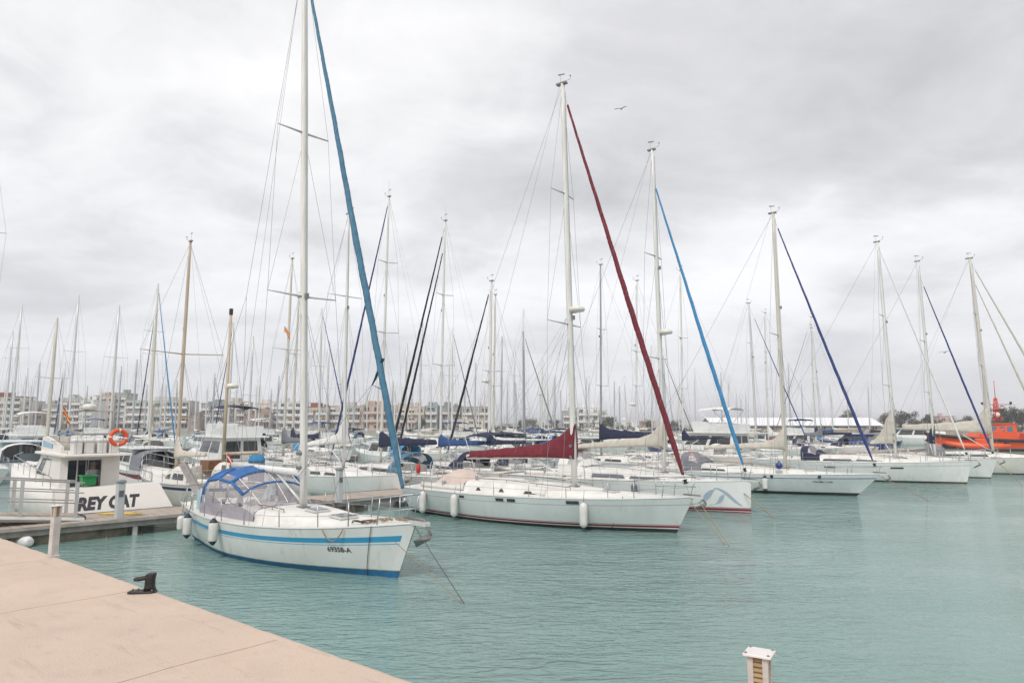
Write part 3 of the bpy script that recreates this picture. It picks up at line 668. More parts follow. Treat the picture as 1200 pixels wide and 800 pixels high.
        for i in range(5):
            for j in range(n_):
                mi_ = 1 if (i >= 2 and j not in (0, 9) and lod < 2 and i < 4) else 0
                b.add([rings[i][j], rings[i][j + 1], rings[i + 1][j + 1], rings[i + 1][j]], [(0, 1, 2, 3)], mi_, True)
        b.build('sprayhood', [SPOT[hc_], CLEARV if lod < 2 else GLASSG], root)
    if c.get('bimini'):
        bc, bz_ = c['bimini'][:2]; xa, xb = xc0 + .1, xc0 + 1.9; z0_ = h.deck(xc0)[0]; hb_ = h.deck(xc0)[1] * .85; b = MB()
        b.loft([[Vector((lerp(xa, xb, i / 4), math.cos(math.pi * j / 8) * hb_, z0_ + bz_ + .22 * math.sin(math.pi * j / 8) + .10 * math.sin(math.pi * i / 4))) for j in range(9)] for i in range(5)], closed=False)
        b.build('bimini', SPOT[bc], root); b = MB()
        for xx in (xa, xb):
            for s_ in (-1, 1): b.tube([((xa + xb) / 2, s_ * hb_, z0_), (xx, s_ * hb_, z0_ + bz_)], .014, n=4)
        b.build('bimini_frame', STEEL, root)
    # ---- lettering
    for s_, xx, g_, size, side in c.get('text', ()):
        vs_, fs_ = text_mesh(s_, size, bold=size * .02); b = MB(); pts = []
        for v in vs_:
            lx = xx + v.x * (-side); z_ = h.sheer(h.t_of(xx, g_)) * g_ + v.y; g2 = z_ / h.sheer(h.t_of(lx, g_)); pts.append(h.at(lx, g2, side, .008))
        b.add(pts, fs_); b.build('registration_lettering', P_SOOT, root)
    root['_'] = 0; del root['_']
    return root, h, csec

GF = 'white fenders hanging on the moored yachts'
def fender(root, h, x, side, z, label, black=True, length=.62, r=.125, name='fender', color=None, rope=True):
    """hangs from the guard rail against the hull: a thing of its own"""
    q = h.at(x, min(.98, z / h.sheer(h.t_of(x, .5)) + .25), side, r + .02); dk = h.at(x, 1, side, 0)
    mtx = Matrix.Translation(root.location) @ Matrix.Rotation(root.rotation_euler.z, 4, 'Z')
    o = empty(name, mtx @ Vector((q.x, q.y, z)), root.rotation_euler.z, label, 'fender', GF)
    b = MB(); hl = length / 2
    b.lathe([(.02, -hl), (r * .55, -hl * .93), (r * .85, -hl * .82), (r, -hl * .66), (r, hl * .66), (r * .85, hl * .82), (r * .55, hl * .93), (.02, hl)], n=14); b.build('fender_body', color or FEN, o)
    if black:
        b = MB(); b.lathe([(.01, -hl - .05), (.035, -hl - .045), (r * .80, -hl * .86), (r * .93, -hl * .78)], n=14); b.build('fender_tip', mat('fender_navy', (.02, .025, .05), .5), o)
        b = MB(); b.lathe([(r * .93, hl * .78), (r * .80, hl * .86), (.035, hl + .045), (.01, hl + .05)], n=14); b.build('fender_tip', MATS['fender_navy'], o)
    if rope: b = MB(); b.tube([(0, 0, hl), ((dk.x - q.x), dk.y - q.y, dk.z - z + .3)], .008, n=4); b.build('fender_rope', ROPED, o)
    return o

def mooring(pts, m, r, label, s=0.0, name='mooring_line', group='mooring lines from the bows into the water'):
    o = MB().tube(sag(pts[0], pts[1], 10, s) if len(pts) == 2 else pts, r, n=6).build(name, m)
    return tag(o, label, 'rope', group)
def W(root, v): return Matrix.Translation(root.location) @ Matrix.Rotation(root.rotation_euler.z, 4, 'Z') @ Vector(v)

def top_z(px, py, pos, head, xm):
    """height at which the mast standing at xm crosses photo row py"""
    x = pos[0] + math.cos(head) * xm; y = pos[1] + math.sin(head) * xm
    return PD(px, py, y).z
def place(bowpx, head, L):
    bw = PZ(*bowpx, 0); return Vector((bw.x - math.cos(head) * L, bw.y - math.sin(head) * L, 0))
OCC = []                                                        # occupied water: circles
def occ(pos, head, L, B=3.4):
    for q in (0.12, .37, .62, .87): OCC.append((pos[0] + math.cos(head) * L * q, pos[1] + math.sin(head) * L * q, B / 2))
def free(pos, head, L, B=3.2):
    for q in (0.1, .35, .6, .85):
        x, y = pos[0] + math.cos(head) * L * q, pos[1] + math.sin(head) * L * q
        for a, b_, r in OCC:
            if (a - x) ** 2 + (b_ - y) ** 2 < (r + B / 2) ** 2: return False
    return True

# ================================================================== THE SEVEN YACHTS MOORED BOW-OUT
G1 = 'yachts moored bow out along the near side of the pontoon'
# 1 white yacht with sky blue stripes and teal furled sail
hd1 = R(-41); L1 = 9.1; p1 = place((466, 677), hd1, L1); xm1 = 5.02
occ(p1, hd1, L1)
H1 = 18.4
y1, h1, cs1 = yacht(dict(lod=0, pos=p1, head=hd1, L=L1, B=3.35, fb=(1.12, .96, 1.30), bo=.62, so=.45, sr=.58, full=2.3, group=G1, seed=1, bottom=P_ANTI,
    bands=[(-.3, .13, P_ANTI), (.13, .145, P_YEL), (.635, .65, P_BLUE, .965), (.685, .80, P_BLUE, .965)], xm=xm1, H=H1, rm=.112, rake=.061,
    spreaders=[(top_z(355, 346, p1, hd1, xm1), 1.12), (top_z(354, 149, p1, hd1, xm1), .86)], sweep=.05, stay=('teal', .088, .012), stay_in=.25, drum=1,
    boomz=.95, boomlen=3.9, boomup=.02, boomr=.10, boomm=GEL, cover='white', cover_h=.12, flare=.05, cabin=(3.2, 8.0), cabin_h=.36, cabin_w=.66, cabin_slope=.7,
    windows=(), hatches=((5.7, .5), (6.9, .55), (4.15, .4)), cockpit=(.7, 3.0), stanch=[1.2, 2.4, 3.6, 4.8, 6.2, 7.4], split_back=1, wheelr=.36, lightf=.35, wire=.006, anchor=1.25, clew=1,
    text=(('69358-A', 7.55, .50, .17, -1),), label='yacht with sky blue hull stripes, blue spray hood and teal furled jib, nearest the quay'))
# its big spray hood / cockpit enclosure: blue top, clear panels, grey skirt
b = MB(); zc, wc, hc = cs1(3.35)
def arch(x, wd, zb_, zt_, k=12, pw=.62):
    return [Vector((x, math.cos(math.pi * j / k) * wd, zb_ + (zt_ - zb_) * math.sin(math.pi * j / k) ** pw)) for j in range(k + 1)]
A0 = arch(1.55, 1.22, zc + .35, zc + 1.30); A1 = arch(2.25, 1.24, zc + .42, zc + 1.40); A2 = arch(2.95, 1.20, zc + .45, zc + 1.27); A3 = arch(3.55, 1.16, zc + .12, zc + .98); A4 = arch(4.25, 1.06, zc - .02, zc + .42)
def strip(b, Ra, Rb, j0, j1, mi): 
    for j in range(j0, j1): b.add([Ra[j], Ra[j + 1], Rb[j + 1], Rb[j]], [(0, 1, 2, 3)], mi, True)
hoodr = empty('cockpit_enclosure', (0, 0, 0)); hoodr.parent = y1
b = MB(); strip(b, A0, A1, 2, 10, 0); strip(b, A1, A2, 3, 9, 0); strip(b, A0, A1, 1, 3, 0) if False else None
b.tube(A0, .05, n=6); b.tube([A[2] for A in (A0, A1, A2, A3)], .05, n=5); b.tube([A[10] for A in (A0, A1, A2, A3)], .05, n=5); b.tube([Vector(v) for v in A2[2:11]], .06, n=5); b.tube([Vector(v) for v in A3[2:11]], .035, n=5)
for j in (2, 3, 9, 10): b.tube([A1[j], A1[j + (1 if j < 6 else -1)]], .045, n=5)
b.build('canopy', BBLUE, hoodr)
b = MB(); strip(b, A0, A1, 0, 2, 0); strip(b, A0, A1, 10, 12, 0); strip(b, A1, A2, 0, 3, 0); strip(b, A1, A2, 9, 12, 0); strip(b, A2, A3, 0, 12, 0); strip(b, A3, A4, 1, 11, 0); b.build('clear_panel', CLEARV, hoodr)
b = MB()
for i_ in (3, 6, 9):
    for Ra, Rb in ((A2, A3), (A3, A4)): b.tube([Ra[i_], Rb[i_]], .014, n=4)
b.build('seam_tape', WHITEC, hoodr)
b = MB()
for s_ in (-1, 1):
    rows = []
    for i in range(13):
        u = i / 12; x = lerp(1.5, 4.35, u); z0_, hb_ = h1.deck(x); yy = s_ * lerp(1.22, 1.08, u); zt_ = lerp(zc + .36, zc - .0, u ** 1.5); rows.append([Vector((x, yy * 1.03, zt_ - .42 + .12 * u)), Vector((x, yy * 1.04, zt_ - .1)), Vector((x, yy * 1.02, zt_ + .20 + .06 * math.sin(i * .8)))])
    b.loft(rows, closed=False)
b.loft([[Vector((4.38 + .1 * math.sin(math.pi * j / 10), math.cos(math.pi * j / 10) * 1.1, zc - .18 + .30 * math.sin(math.pi * j / 10) ** .6)), Vector((4.22 + .1 * math.sin(math.pi * j / 10), math.cos(math.pi * j / 10) * 1.1, zc + .10 + .34 * math.sin(math.pi * j / 10) ** .6))] for j in range(11)], closed=False)
b.build('grey_skirt', mat('grey_lilac_canvas', (.33, .31, .35), .8, var=.15, bump=.5, bscale=8), hoodr)
b = MB()
for A in (A0, A1, A2, A4): b.tube(A, .016, n=5)
b.build('hood_frame', STEEL, hoodr)
# towels on the coaming, rope heap at the bow
b = MB()
for i in range(5):
    x = 1.0 + i * .16; b.loft([[Vector((x + q, -1.13 + .03 * math.sin(i + q * 9), h1.deck(1.2)[0] + zz_ + .06 * math.sin(i * 2.0))) for q in (0, .14)] for zz_ in (.62, .45, .22, .05)], closed=False, mi=i % 2)
b.build('towels', [mat('towel_aqua', (.35, .55, .58), .9), WHITEC], y1)
rnd = random.Random(5); b = MB()
for i in range(7):
    cx_, cy_ = 8.2 + rnd.uniform(-.5, .7), rnd.uniform(-.3, .3); pts = [(cx_ + .16 * math.cos(a_) * rnd.uniform(.7, 1.2), cy_ + .16 * math.sin(a_) * rnd.uniform(.7, 1.2), h1.deck(cx_)[0] + .07 + .05 * rnd.random()) for a_ in [q * .7 for q in range(14)]]
    b.tube(pts, .014, n=4, mi=i % 2)
b.build('rope_heap', [ROPE, ROPED], y1)
fender(y1, h1, 1.25, -1, .62, 'dirty white fender hanging near the stern of the blue striped yacht')
fender(y1, h1, 3.55, -1, .72, 'white fender with navy ends hanging amidships from the blue striped yacht')
fender(y1, h1, .25, -1, .58, 'grimy round fender at the stern corner of the blue striped yacht', length=.45, black=False)
tipw = W(y1, (h1.X(1, 1), 0, 1.2)); e1 = PZ(544, 707)
mooring([tipw, e1], ROPED, .009, 'dark mooring line running from the anchor of the blue striped yacht into the water')
mooring([tipw + Vector((-.45, -.25, -.25)), e1 + Vector((-.06, .05, 0))], ROPE, .008, 'tan mooring line beside the dark one off the bow nearest the quay')
q1 = W(y1, h1.at(8.6, 1, -1, .04)); q2 = PZ(437, 676)
mooring([W(y1, h1.at(8.80 - .045 * k, 1.02 - .102 * k, -1, .035)) for k in range(11)], ROPED, .009, 'dark line hanging down the side of the blue striped bow')
q3 = W(y1, h1.at(7.6, 1, -1, .04)); q4 = W(y1, h1.at(8.15, 1, -1, .04))
mooring(sag(q3, q4, 10, .28), ROPE, .014, 'slack loop of tan line over the blue stripe by the bow', group='slack lines')

# 2 long white yacht with burgundy covers
hd2 = R(-35); L2 = 11.0; p2 = place((793, 624), hd2, L2); occ(p2, hd2, L2); xm2 = L2 - 3.9
y2, h2, cs2 = yacht(dict(lod=0, pos=p2, head=hd2, L=L2, B=3.9, fb=(1.02, 1.0, 1.18), bo=.62, so=.35, sr=.74, full=2.4, group=G1, bottom=P_BLK, hull=GELG,
    bands=[(-.3, .10, P_BLK), (.10, .112, P_SCUM), (.112, .135, GEL), (.135, .20, P_RED), (.20, .21, GEL), (.215, .23, P_RED), (.80, .815, LINE)], xm=xm2, H=top_z(657, 96, p2, hd2, xm2), rm=.14, rake=.022,
    spreaders=[(top_z(668, 380, p2, hd2, xm2), 1.25), (top_z(663, 226, p2, hd2, xm2), .85)], stay=('red', .10, .045), radar=top_z(670, 366, p2, hd2, xm2),
    boomz=1.15, boomlen=4.9, boomup=-.035, boomr=.12, cover='red', cover_h=.56, flare=.62, fw=.12, cabin=(2.9, 9.9), cabin_h=.46, cabin_w=.70, cabin_slope=.75,
    windows=((3.5, 3.75, .25, .5), (4.6, 4.85, .25, .5), (5.7, 6.3, .25, .5)), ports=((3.15, 3.4, .86, .95), (4.9, 5.25, .84, .95), (5.4, 5.75, .84, .95), (7.7, 8.15, .84, .95)),
    hatches=((8.6, .5), (5.2, .45)), cockpit=(.4, 2.6), split_back=1, lazy=1, lightf=.4, wire=.006, stanch=[1.6, 3.2, 4.8, 6.3, 7.7, 9.1],
    label='long white sailing yacht with burgundy sail cover, burgundy furled jib and dark red waterline stripe'))
# knotted place in the burgundy headsail, pale tarpaulin over the cockpit, red horseshoe buoy on the rail
b = MB(); zc, wc, hc = cs2(3.0); rings = []
for i in range(9):
    u = i / 8; x = lerp(1.1, 2.5, u); rings.append([Vector((x, math.cos(math.pi * j / 8) * .9, zc + .15 + (.62 * math.sin(math.pi * j / 8) ** .8) * (math.sin(math.pi * min(1, u * .8 + .12)) ** .7) + .03 * math.sin(j * 3 + i))) for j in range(9)])
b.loft(rings, closed=False); b.build('cockpit_tarpaulin', PINKC, y2)
b = MB(); b.torus(W(y2, (0, 0, 0)) * 0 + Vector((.15, -.9, 1.75)), .17, .06, axis=(.8, .6, 0), n=16, k=8, squash=1.2); b.build('horseshoe_buoy', REDP, y2)
b = MB(); b.tube([(5.0, -1.15, cs2(5)[0] + .12), (6.6, -1.15, cs2(6)[0] + .12)], .12, n=8); b.build('rolled_cover', WHITEC, y2)
for x, lb in ((1.2, 'slim white fender at the stern of the burgundy covered yacht'), (3.0, 'slim white fender second from the stern of the burgundy covered yacht'), (8.35, 'white fender hanging amidships ahead of the burgundy boom')):
    fender(y2, h2, x, -1, .55, lb, black=False, length=.85, r=.14)
tw = W(y2, (h2.X(1, 1) + .2, 0, 1.05)); mooring([tw, PZ(855, 640)], ROPE, .014, 'tan mooring line off the bow of the burgundy striped yacht')
mooring([tw + Vector((-.3, -.2, -.05)), PZ(849, 637)], ROPE, .010, 'fainter second line beside the tan one off the burgundy striped bow')
mooring([W(y2, h2.at(9.6, 1, -1, .03)) + Vector((0, 0, .1)), W(y2, h2.at(9.0, .02, -1, .06))], ROPED, .012, 'thin dark line down the bow side of the burgundy striped yacht', group=None)

# 3 racing yacht, plumb bow with grey blue swoosh
hd3 = R(-38); L3 = 11.4; p3 = place((880, 601), hd3, L3); occ(p3, hd3, L3); xm3 = L3 - 3.78
y3, h3, cs3 = yacht(dict(lod=0, pos=p3, head=hd3, L=L3, B=3.9, fb=(1.12, 1.15, 1.28), bo=.06, so=.1, sr=.8, full=2.1, group=G1, bottom=P_RED,
    bands=[(-.3, .03, P_RED), (.03, .05, GEL), (.05, .13, P_RED), (.13, .14, GEL), (.14, .16, P_RED)], xm=xm3, H=top_z(765, 175, p3, hd3, xm3), rm=.12, rake=.012,
    spreaders=[(top_z(772, 420, p3, hd3, xm3), 1.2), (top_z(769, 300, p3, hd3, xm3), .85)], stay=('sky', .085, .03), radar=top_z(772, 392, p3, hd3, xm3), frac=.90,
    boomz=1.25, boomlen=4.6, boomup=-.05, cover='cream', cover_h=.42, flare=.75, mutton=1, cabin=(3.2, 9.6), cabin_h=.46, cabin_w=.66, cabin_slope=.6,
    windows=((4.6, 6.3, .18, .52), (6.5, 7.9, .18, .50)), glass=GLASSG, hatches=((9.2, .5),), hood=('white', .55, 1.3), cockpit=(.5, 3.0), split_back=1, grabm=STEEL,
    text=(('69-A', 8.95, .27, .16, -1),),
    label='plumb bowed white racing yacht with bright blue furled jib and grey blue swoosh'))
b = MB()   # swoosh emblem: one tall peak and a lower one, drawn on the bow
def swoosh(pts, wd):
    ra = []
    for i, (x, g_) in enumerate(pts):
        ww = wd * math.sin(math.pi * (i + .6) / (len(pts) + .2)) ** .45; ra.append([h3.at(x - ww * .5, g_ - ww * .12, -1, .009), h3.at(x + ww * .5, g_ + ww * .12, -1, .009)])
    b.loft(ra, closed=False, sm=False)
def bez(a, b_, c_, d_, n=16): return [tuple(((1 - u) ** 3 * a[k] + 3 * u * (1 - u) ** 2 * b_[k] + 3 * u * u * (1 - u) * c_[k] + u ** 3 * d_[k]) for k in (0, 1)) for u in [i / n for i in range(n + 1)]]
swoosh(bez((9.0, .22), (10.1, .22), (9.7, .74), (10.30, .78)), .34); swoosh(bez((10.15, .80), (10.6, .74), (10.7, .40), (11.1, .22)), .13); swoosh(bez((9.9, .22), (10.5, .26), (10.3, .55), (10.50, .58)), .2)
b.build('swoosh_emblem', P_LOGO, y3)
fender(y3, h3, 7.1, -1, .75, 'dark grey fender hanging behind the burgundy yacht on the plumb bowed racer', black=False, length=.7, r=.13, color=mat('fender_grey', (.12, .125, .14), .5))
tw = W(y3, (h3.X(1, 1), 0, 1.2)); mooring([W(y3, h3.at(9.0, 1, -1, .02)), PZ(818, 583, .4)], ROPE, .02, 'short tan line slanting across the racing yacht hull', group=None)
mooring([W(y3, h3.at(11.2, .62, -1, .03)), PZ(908, 607)], ROPE, .018, 'tan mooring line off the plumb bow of the racing yacht')

# 4 white cruiser with blue line, long raked bow
hd4 = R(-36); L4 = 11.6; p4 = place((1004, 581), hd4, L4); occ(p4, hd4, L4); xm4 = L4 - 3.38
y4, h4, cs4 = yacht(dict(lod=0, pos=p4, head=hd4, L=L4, B=3.7, fb=(1.0, .98, 1.12), bo=1.15, so=.6, sr=.66, full=2.0, group=G1, hull=GELG,
    bands=[(-.3, .13, P_BLK), (.13, .145, P_SCUM), (.80, .835, P_NAVY), (.84, 1.0, GEL)], xm=xm4, H=top_z(908, 250, p4, hd4, xm4), rm=.135, rake=.002, mastm=ALUC,
    spreaders=[(top_z(913, 393, p4, hd4, xm4), 1.1)], stay=('navyb', .075, .05), boomz=1.15, boomlen=4.3, boomup=-.03, cover='cream', cover_h=.36, flare=.8, mutton=1,
    cabin=(3.2, 11.0), cabin_h=.42, cabin_w=.7, cabin_slope=.8, windows=((4.0, 5.4, .25, .5),), hatches=((9.4, .5),), hood=('grey', .55, 1.2), cockpit=(.5, 3.0), split_back=1,
    text=(('7-PALMA 1-2-04', 9.75, .62, .13, -1),), label='white yacht with thin blue line under its deck, cream mast and long raked bow'))
for x in (7.9, 10.1):
    for s_ in (-1, 1): b = MB(); c_ = h4.at(x, .92, s_, .0); b.lathe([(.09, 0), (.09, .02), (.06, .03)], c=c_, n=12, axis=(0, s_, 0)); b.build('porthole', GLASS, y4)
fender(y4, h4, 7.6, -1, .55, 'white fender with navy tip on the yacht with the thin blue line', length=.7, r=.14)
b = MB(); o = empty('mooring_buoy', W(y4, (8.2, -1.2, 1.45)), 0, 'round dark blue fender ball on the side deck by the cream mast', 'buoy'); b.ball((0, 0, 0), .19, 12); b.build('buoy_body', P_NAVY, o); b = MB(); b.tube([(0, 0, .17), (0, 0, .26)], .04, n=6); b.build('buoy_eye', P_NAVY, o)
mooring([W(y4, h4.at(5.0, 1, -1, .05)), PZ(866, 561, .45)], WHITEC, .03, 'slack white line at the stern of the yacht with the thin blue line', s=.25, group=None)

# 5, 6, 7 further along
def row1(bow, head, L, mtop, mb, label, **k):
    p_ = place(bow, head, L); occ(p_, head, L); xm = L - mb
    d = dict(lod=1, pos=p_, head=head, L=L, group=G1, xm=xm, H=top_z(mtop[0], mtop[1], p_, head, xm), label=label)
    d['spreaders'] = [(top_z(mtop[0], q, p_, head, xm), hf) for q, hf in k.pop('sp')]; d.update(k)
    return yacht(d)
y5, h5, cs5 = row1((1133, 567), R(-38), 12.2, (1032, 283), 3.7, 'white yacht with cream furled jib and two slim hull windows, third from the far end', B=3.9, fb=(1.15, 1.15, 1.36), bo=.35, so=.3,
    bands=[(-.3, .03, P_SCUM), (.03, .09, P_BLK), (.82, .835, LINE)], sp=((370, .8), (452, 1.2)), rm=.12, stay=('white', .06, .03), cover='cream', cover_h=.12, flare=2.1, fw=.45, boomlen=1.3, boomup=-.05,
    ports=((4.6, 5.3, .70, .78), (8.4, 9.1, .70, .78)), windows=((4.4, 6.2, .2, .5), (6.4, 7.6, .2, .5)), cabin=(3.4, 10.4), cabin_h=.42, cabin_w=.7, hood=('navy', .5, 1.2), mastm=ALUW, rake=.018)
y6, h6, cs6 = row1((1161, 560), R(-38), 11.0, (1080, 306), 3.1, 'yacht with dark blue furled jib, just beyond the one with two slim hull windows', B=3.7, fb=(1.05, 1.05, 1.28), bo=.45, so=.3, boot=.05,
    bands=[(-.3, .05, P_BLK)], sp=((400, .9), (460, 1.1)), rm=.11, stay=('navyb', .065, .07), cover='navy', cover_h=.1, flare=1.1, fw=.5, boomlen=.5, cabin=(3, 9.4), rake=.015, frac=.93)
p7 = Vector((30.2, 56.0, 0)); occ(p7, R(-36), 12)
y7, h7, cs7 = yacht(dict(lod=1, pos=p7, head=R(-36), L=12.0, B=3.9, fb=(1.2, 1.15, 1.35), group=G1, bands=[(-.3, .06, P_BLK)], hull=GELW, xm=7.2, H=top_z(1132, 302, p7, R(-36), 7.2), rm=.16, mastm=ALUC, rake=.03,
    spreaders=[(8.0, 1.2), (12.0, .9)], stay=('cream', .085, .05), stay2=('cream', .07, .9, 1.6), cover='cream', cover_h=.95, flare=1.3, mutton=1, boomlen=5.6, boomz=1.5, cabin=(3.4, 10.0), hood=('grey', .6, 1.3),
    label='last yacht of the row, with thick cream mast and bulky cream sail on its boom'))
mooring([W(y4, (h4.X(1, 1), 0, 1.0)), PZ(1088, 586)], ROPE, .021, 'thin mooring line running off the raked bow with the thin blue line')
mooring([W(y6, (h6.X(1, 1), 0, 1.1)), PZ(1198, 568)], ROPE, .020, 'thin mooring line at the far end of the row of bows')

# ================================================================== PONTOON
u_ = Vector((math.cos(R(45)), math.sin(R(45)), 0)); v_ = Vector((-u_.y, u_.x, 0))
def UV(u, v, z=0.0): q = u_ * u + v_ * v; return Vector((q.x, q.y, z))
MPON = mat('pontoon_boards', (0.43, 0.36, 0.30), .85, var=.25, vscale=1.2, c2=(.33, .28, .235), stretch=(8, .6, 1), bump=.4, bscale=14)
MFLOAT = mat('float_concrete', (0.26, 0.22, 0.17), .9, c2=(.08, .09, .06), vscale=2.5, bump=.5, bscale=12)
MPONE = mat('pontoon_edge', (0.25, 0.235, 0.22), .7, var=.4, vscale=3, bump=.3)
VF, VB = 24.9, 27.5
def pontoon(label, u0, u1, vf, vb, name='pontoon'):
    root = empty(name, UV(u0, (vf + vb) / 2, 0), R(45), label, 'pontoon'); n = int((u1 - u0) / 9) + 1; Lq = (u1 - u0)
    w_ = vb - vf; b = MB()
    for i in range(int(Lq / .14)):                 # individual boards, gently uneven
        if i > 420: break
        x = i * .14 + .07; b.box((x, 0, .505 + .004 * math.sin(i * 2.3)), (.132, w_ - .16, .045))
    if Lq / .14 > 420: b.box(((Lq + 420 * .14) / 2, 0, .505), (Lq - 420 * .14, w_ - .16, .05))
    b.build('boards', MPON, root)
    b = MB()
    for s_ in (-1, 1): b.box((Lq / 2, s_ * (w_ / 2 - .04), .42), (Lq, .08, .26)); b.box((Lq / 2, s_ * (w_ / 2 + .02), .50), (Lq, .05, .07), mi=1)
    b.build('edge_beam', [MPONE, mat('fendering', (.42, .38, .34), .8, var=.3)], root)
    for i in range(n):
        xx = 3 + i * 9
        if xx + 2.4 > Lq: break
        b = MB(); b.bbox((xx, 0, .10), (4.6, w_ - .3, .5), .03); b.build('float', MFLOAT, root)
        for dx in (-2.5, 2.5):
            for s_ in (-1, 1): b = MB(); b.box((xx + dx, s_ * (w_ / 2 - .12), .1), (.14, .1, .55)); b.build('bracket', ALU, root)
    return root
pon = pontoon('long grey board walkway floating on concrete blocks behind the near row of yachts', -7, 105, VF, VB)
# service pedestals along it
MPED = mat('pedestal_grey', (.50, .52, .52), .45, var=.1)
def pedestal(px, py, label, hgt=1.15):
    q = PZ(px, py, .53); o = empty('service_pedestal', q, R(45), label, 'service pedestal', 'service pedestals on the pontoon')
    b = MB(); b.bbox((0, 0, hgt / 2), (.24, .24, hgt), .03); b.build('pedestal_body', MPED, o)
    b = MB(); b.bbox((0, 0, hgt + .05), (.28, .28, .10), .04); b.build('cap', mat('cap_grey', (.22, .24, .25), .5), o)
    b = MB(); b.box((.0, -.125, hgt * .7), (.14, .02, .2)); b.build('socket_panel', GLASSG, o)
pedestal(139, 607, 'grey service pedestal on the pontoon in front of the lettered transom')
pedestal(397, 588, 'pale service pedestal on the pontoon right behind the mast nearest the quay', 1.25)
b = MB(); q = PZ(134, 603, .55); o = empty('yellow_cable', q, 0, 'yellow cable lying round the foot of the pontoon pedestal', 'cable')
for k in range(2): b.tube([(-.6 + .1 * k, .1, .02), (-.2, -.1 * k, .06), (.1, .15, .03), (.5, .0 + .1 * k, .05), (.9, .05, .02)], .025, n=5)
b.build('cable_loops', YEL, o)
for px, py, lb in ((125, 627, 'pair of tan ropes hanging off the pontoon edge into the water'), (163, 625, 'dark rope slanting from the pontoon edge into the water')):
    a_ = PZ(px, 604 if px < 150 else 600, .5); mooring([a_ + Vector((0, -.1, 0)), PZ(px + (0 if px < 150 else 4), py + 6, -.05)], ROPE if px < 150 else ROPED, .02 if px < 150 else .013, lb, s=.05, group='ropes at the pontoon edge')
    if px < 150: pass
# cover with sky blue top standing on the stern of the wooden masted boat is built with that boat

# aluminium gangway from the quay down to the pontoon
MG = mat('gangway_aluminium', (.56, .555, .54), .45, .2, var=.15, vscale=2)
ga = UV(6.2, 26.4, .60); gb = UV(-6.0, 26.4, 1.95)
root = empty('gangway', (ga.x, ga.y, ga.z), math.atan2(gb.y - ga.y, gb.x - ga.x), 'aluminium gangway with double handrails sloping down onto the pontoon', 'gangway')
gl = math.hypot(gb.x - ga.x, gb.y - ga.y); gz = gb.z - ga.z
b = MB(); 
for i in range(60): x = gl * (i + .5) / 60; b.box((x, 0, gz * x / gl + .02), (gl / 64, 1.15, .035), ry=-math.atan2(gz, gl))
b.build('tread_deck', MPON, root)
for s_ in (-1, 1):
    b = MB(); f = lambda x, z: (x, s_ * .62, gz * x / gl + z)
    b.tube([f(0, -.08), f(gl, -.08)], .09, n=4); b.build('side_beam', MG, root)
    for z_ in (.45, .78, 1.1):
        b = MB(); b.tube([f(0.05, z_), f(gl, z_)], .028 if z_ > 1 else .02, n=6); b.build('handrail', MG, root)
    for i in range(9):
        x = .25 + i * (gl - .4) / 8; b = MB(); b.box(f(x, .52), (.10, .05, 1.16)); b.build('post', MG, root)
b = MB(); b.lathe([(.09, -.5), (.09, .5)], c=(0, 0, -.02), n=8, axis=(0, 1, 0)); b.build('roller', BLACK, root)

# ================================================================== MOTOR CATAMARAN (stern to the pontoon, lettered transom)
GRP = mat('catamaran_shell', (.76, .73, .68), .35, var=.07, vscale=.8, c2=(.70, .66, .60))
croot_pos = UV(7.6, 28.3); ch_ = R(135)
cat = empty('motor_catamaran', croot_pos, ch_, 'cream white motor catamaran with sliding glass doors and flybridge, stern to the pontoon', 'catamaran'); occ(croot_pos, ch_, 11, 6.5)
CW = 1.75     # half width;   local x forwards, y to port (left of heading); the camera sees the stern and the port... side
b = MB()
def csh(t): return 1.05 + .55 * t ** 1.6
for s_ in (-1, 1):          # two hulls
    rings = []
    for i in range(21):
        t = i / 20; x = t * 10.6; wd = .75 * (1 - max(0, (t - .55) / .45) ** 2.2); yc = s_ * (CW - .75 + (.75 - wd) * .3); zt_ = csh(t)
        rings.append([Vector((x + (zt_ * .25 * t), yc + q * wd, z_)) for q, z_ in ((-.25, -.3), (-.8, .05), (-.97, .6), (-1, zt_ + .2), (1, zt_ + .2), (.97, .6), (.8, .05), (.25, -.3))])
    b.loft(rings, caps=True)
# bridge deck and raked transom
b.box((5.2, 0, .82), (9.2, 2 * CW - 1.2, .5))
b.build('hulls', [GRP], cat)
b = MB()                    # transom: a panel leaning outwards at the bottom, sweeping down to starboard
TR = [(-.62, -CW - .15, .10), (-.75, CW + .10, .10), (-.25, CW + .05, 1.12), (-.2, -CW + .5, 1.20), (-.2, -CW + .95, 1.22)]
bot = [Vector((-.42, CW, .42)), Vector((-.42, -CW - .30, .48))]; topp = [Vector((.0, CW, 1.34)), Vector((.0, -CW + .12, 1.40))]
b.add([bot[0], bot[1], topp[1], topp[0], bot[0] + Vector((.5, 0, 0)), bot[1] + Vector((.5, .1, 0)), topp[1] + Vector((.35, 0, 0)), topp[0] + Vector((.35, 0, 0))],
      [(0, 1, 2, 3), (7, 6, 5, 4), (0, 4, 5, 1), (3, 2, 6, 7), (1, 5, 6, 2), (0, 3, 7, 4)])
tr_ = b.build('transom', GRP, cat)
b = MB(); b.box((-.42, -.15, .44), (.10, 2 * CW + .3, .05)); b.build('rubbing_strip', P_BLK, cat)
vs_, fs_ = text_mesh('REY CAT', .62, shear=.25, bold=.035)
b = MB(); xmax = max(v.x for v in vs_); n_dir = (topp[0] - bot[0]).normalized()
pts = []
for v in vs_:
    s_ = v.x / xmax; y = 1.12 - s_ * 2.05; z_ = .20 + v.y; base = Vector((-.42, y, .44)); pts.append(base + n_dir * z_ + Vector((-.012, 0, 0)))
b.add(pts, fs_); b.build('boat_name_lettering', P_SOOT, cat)
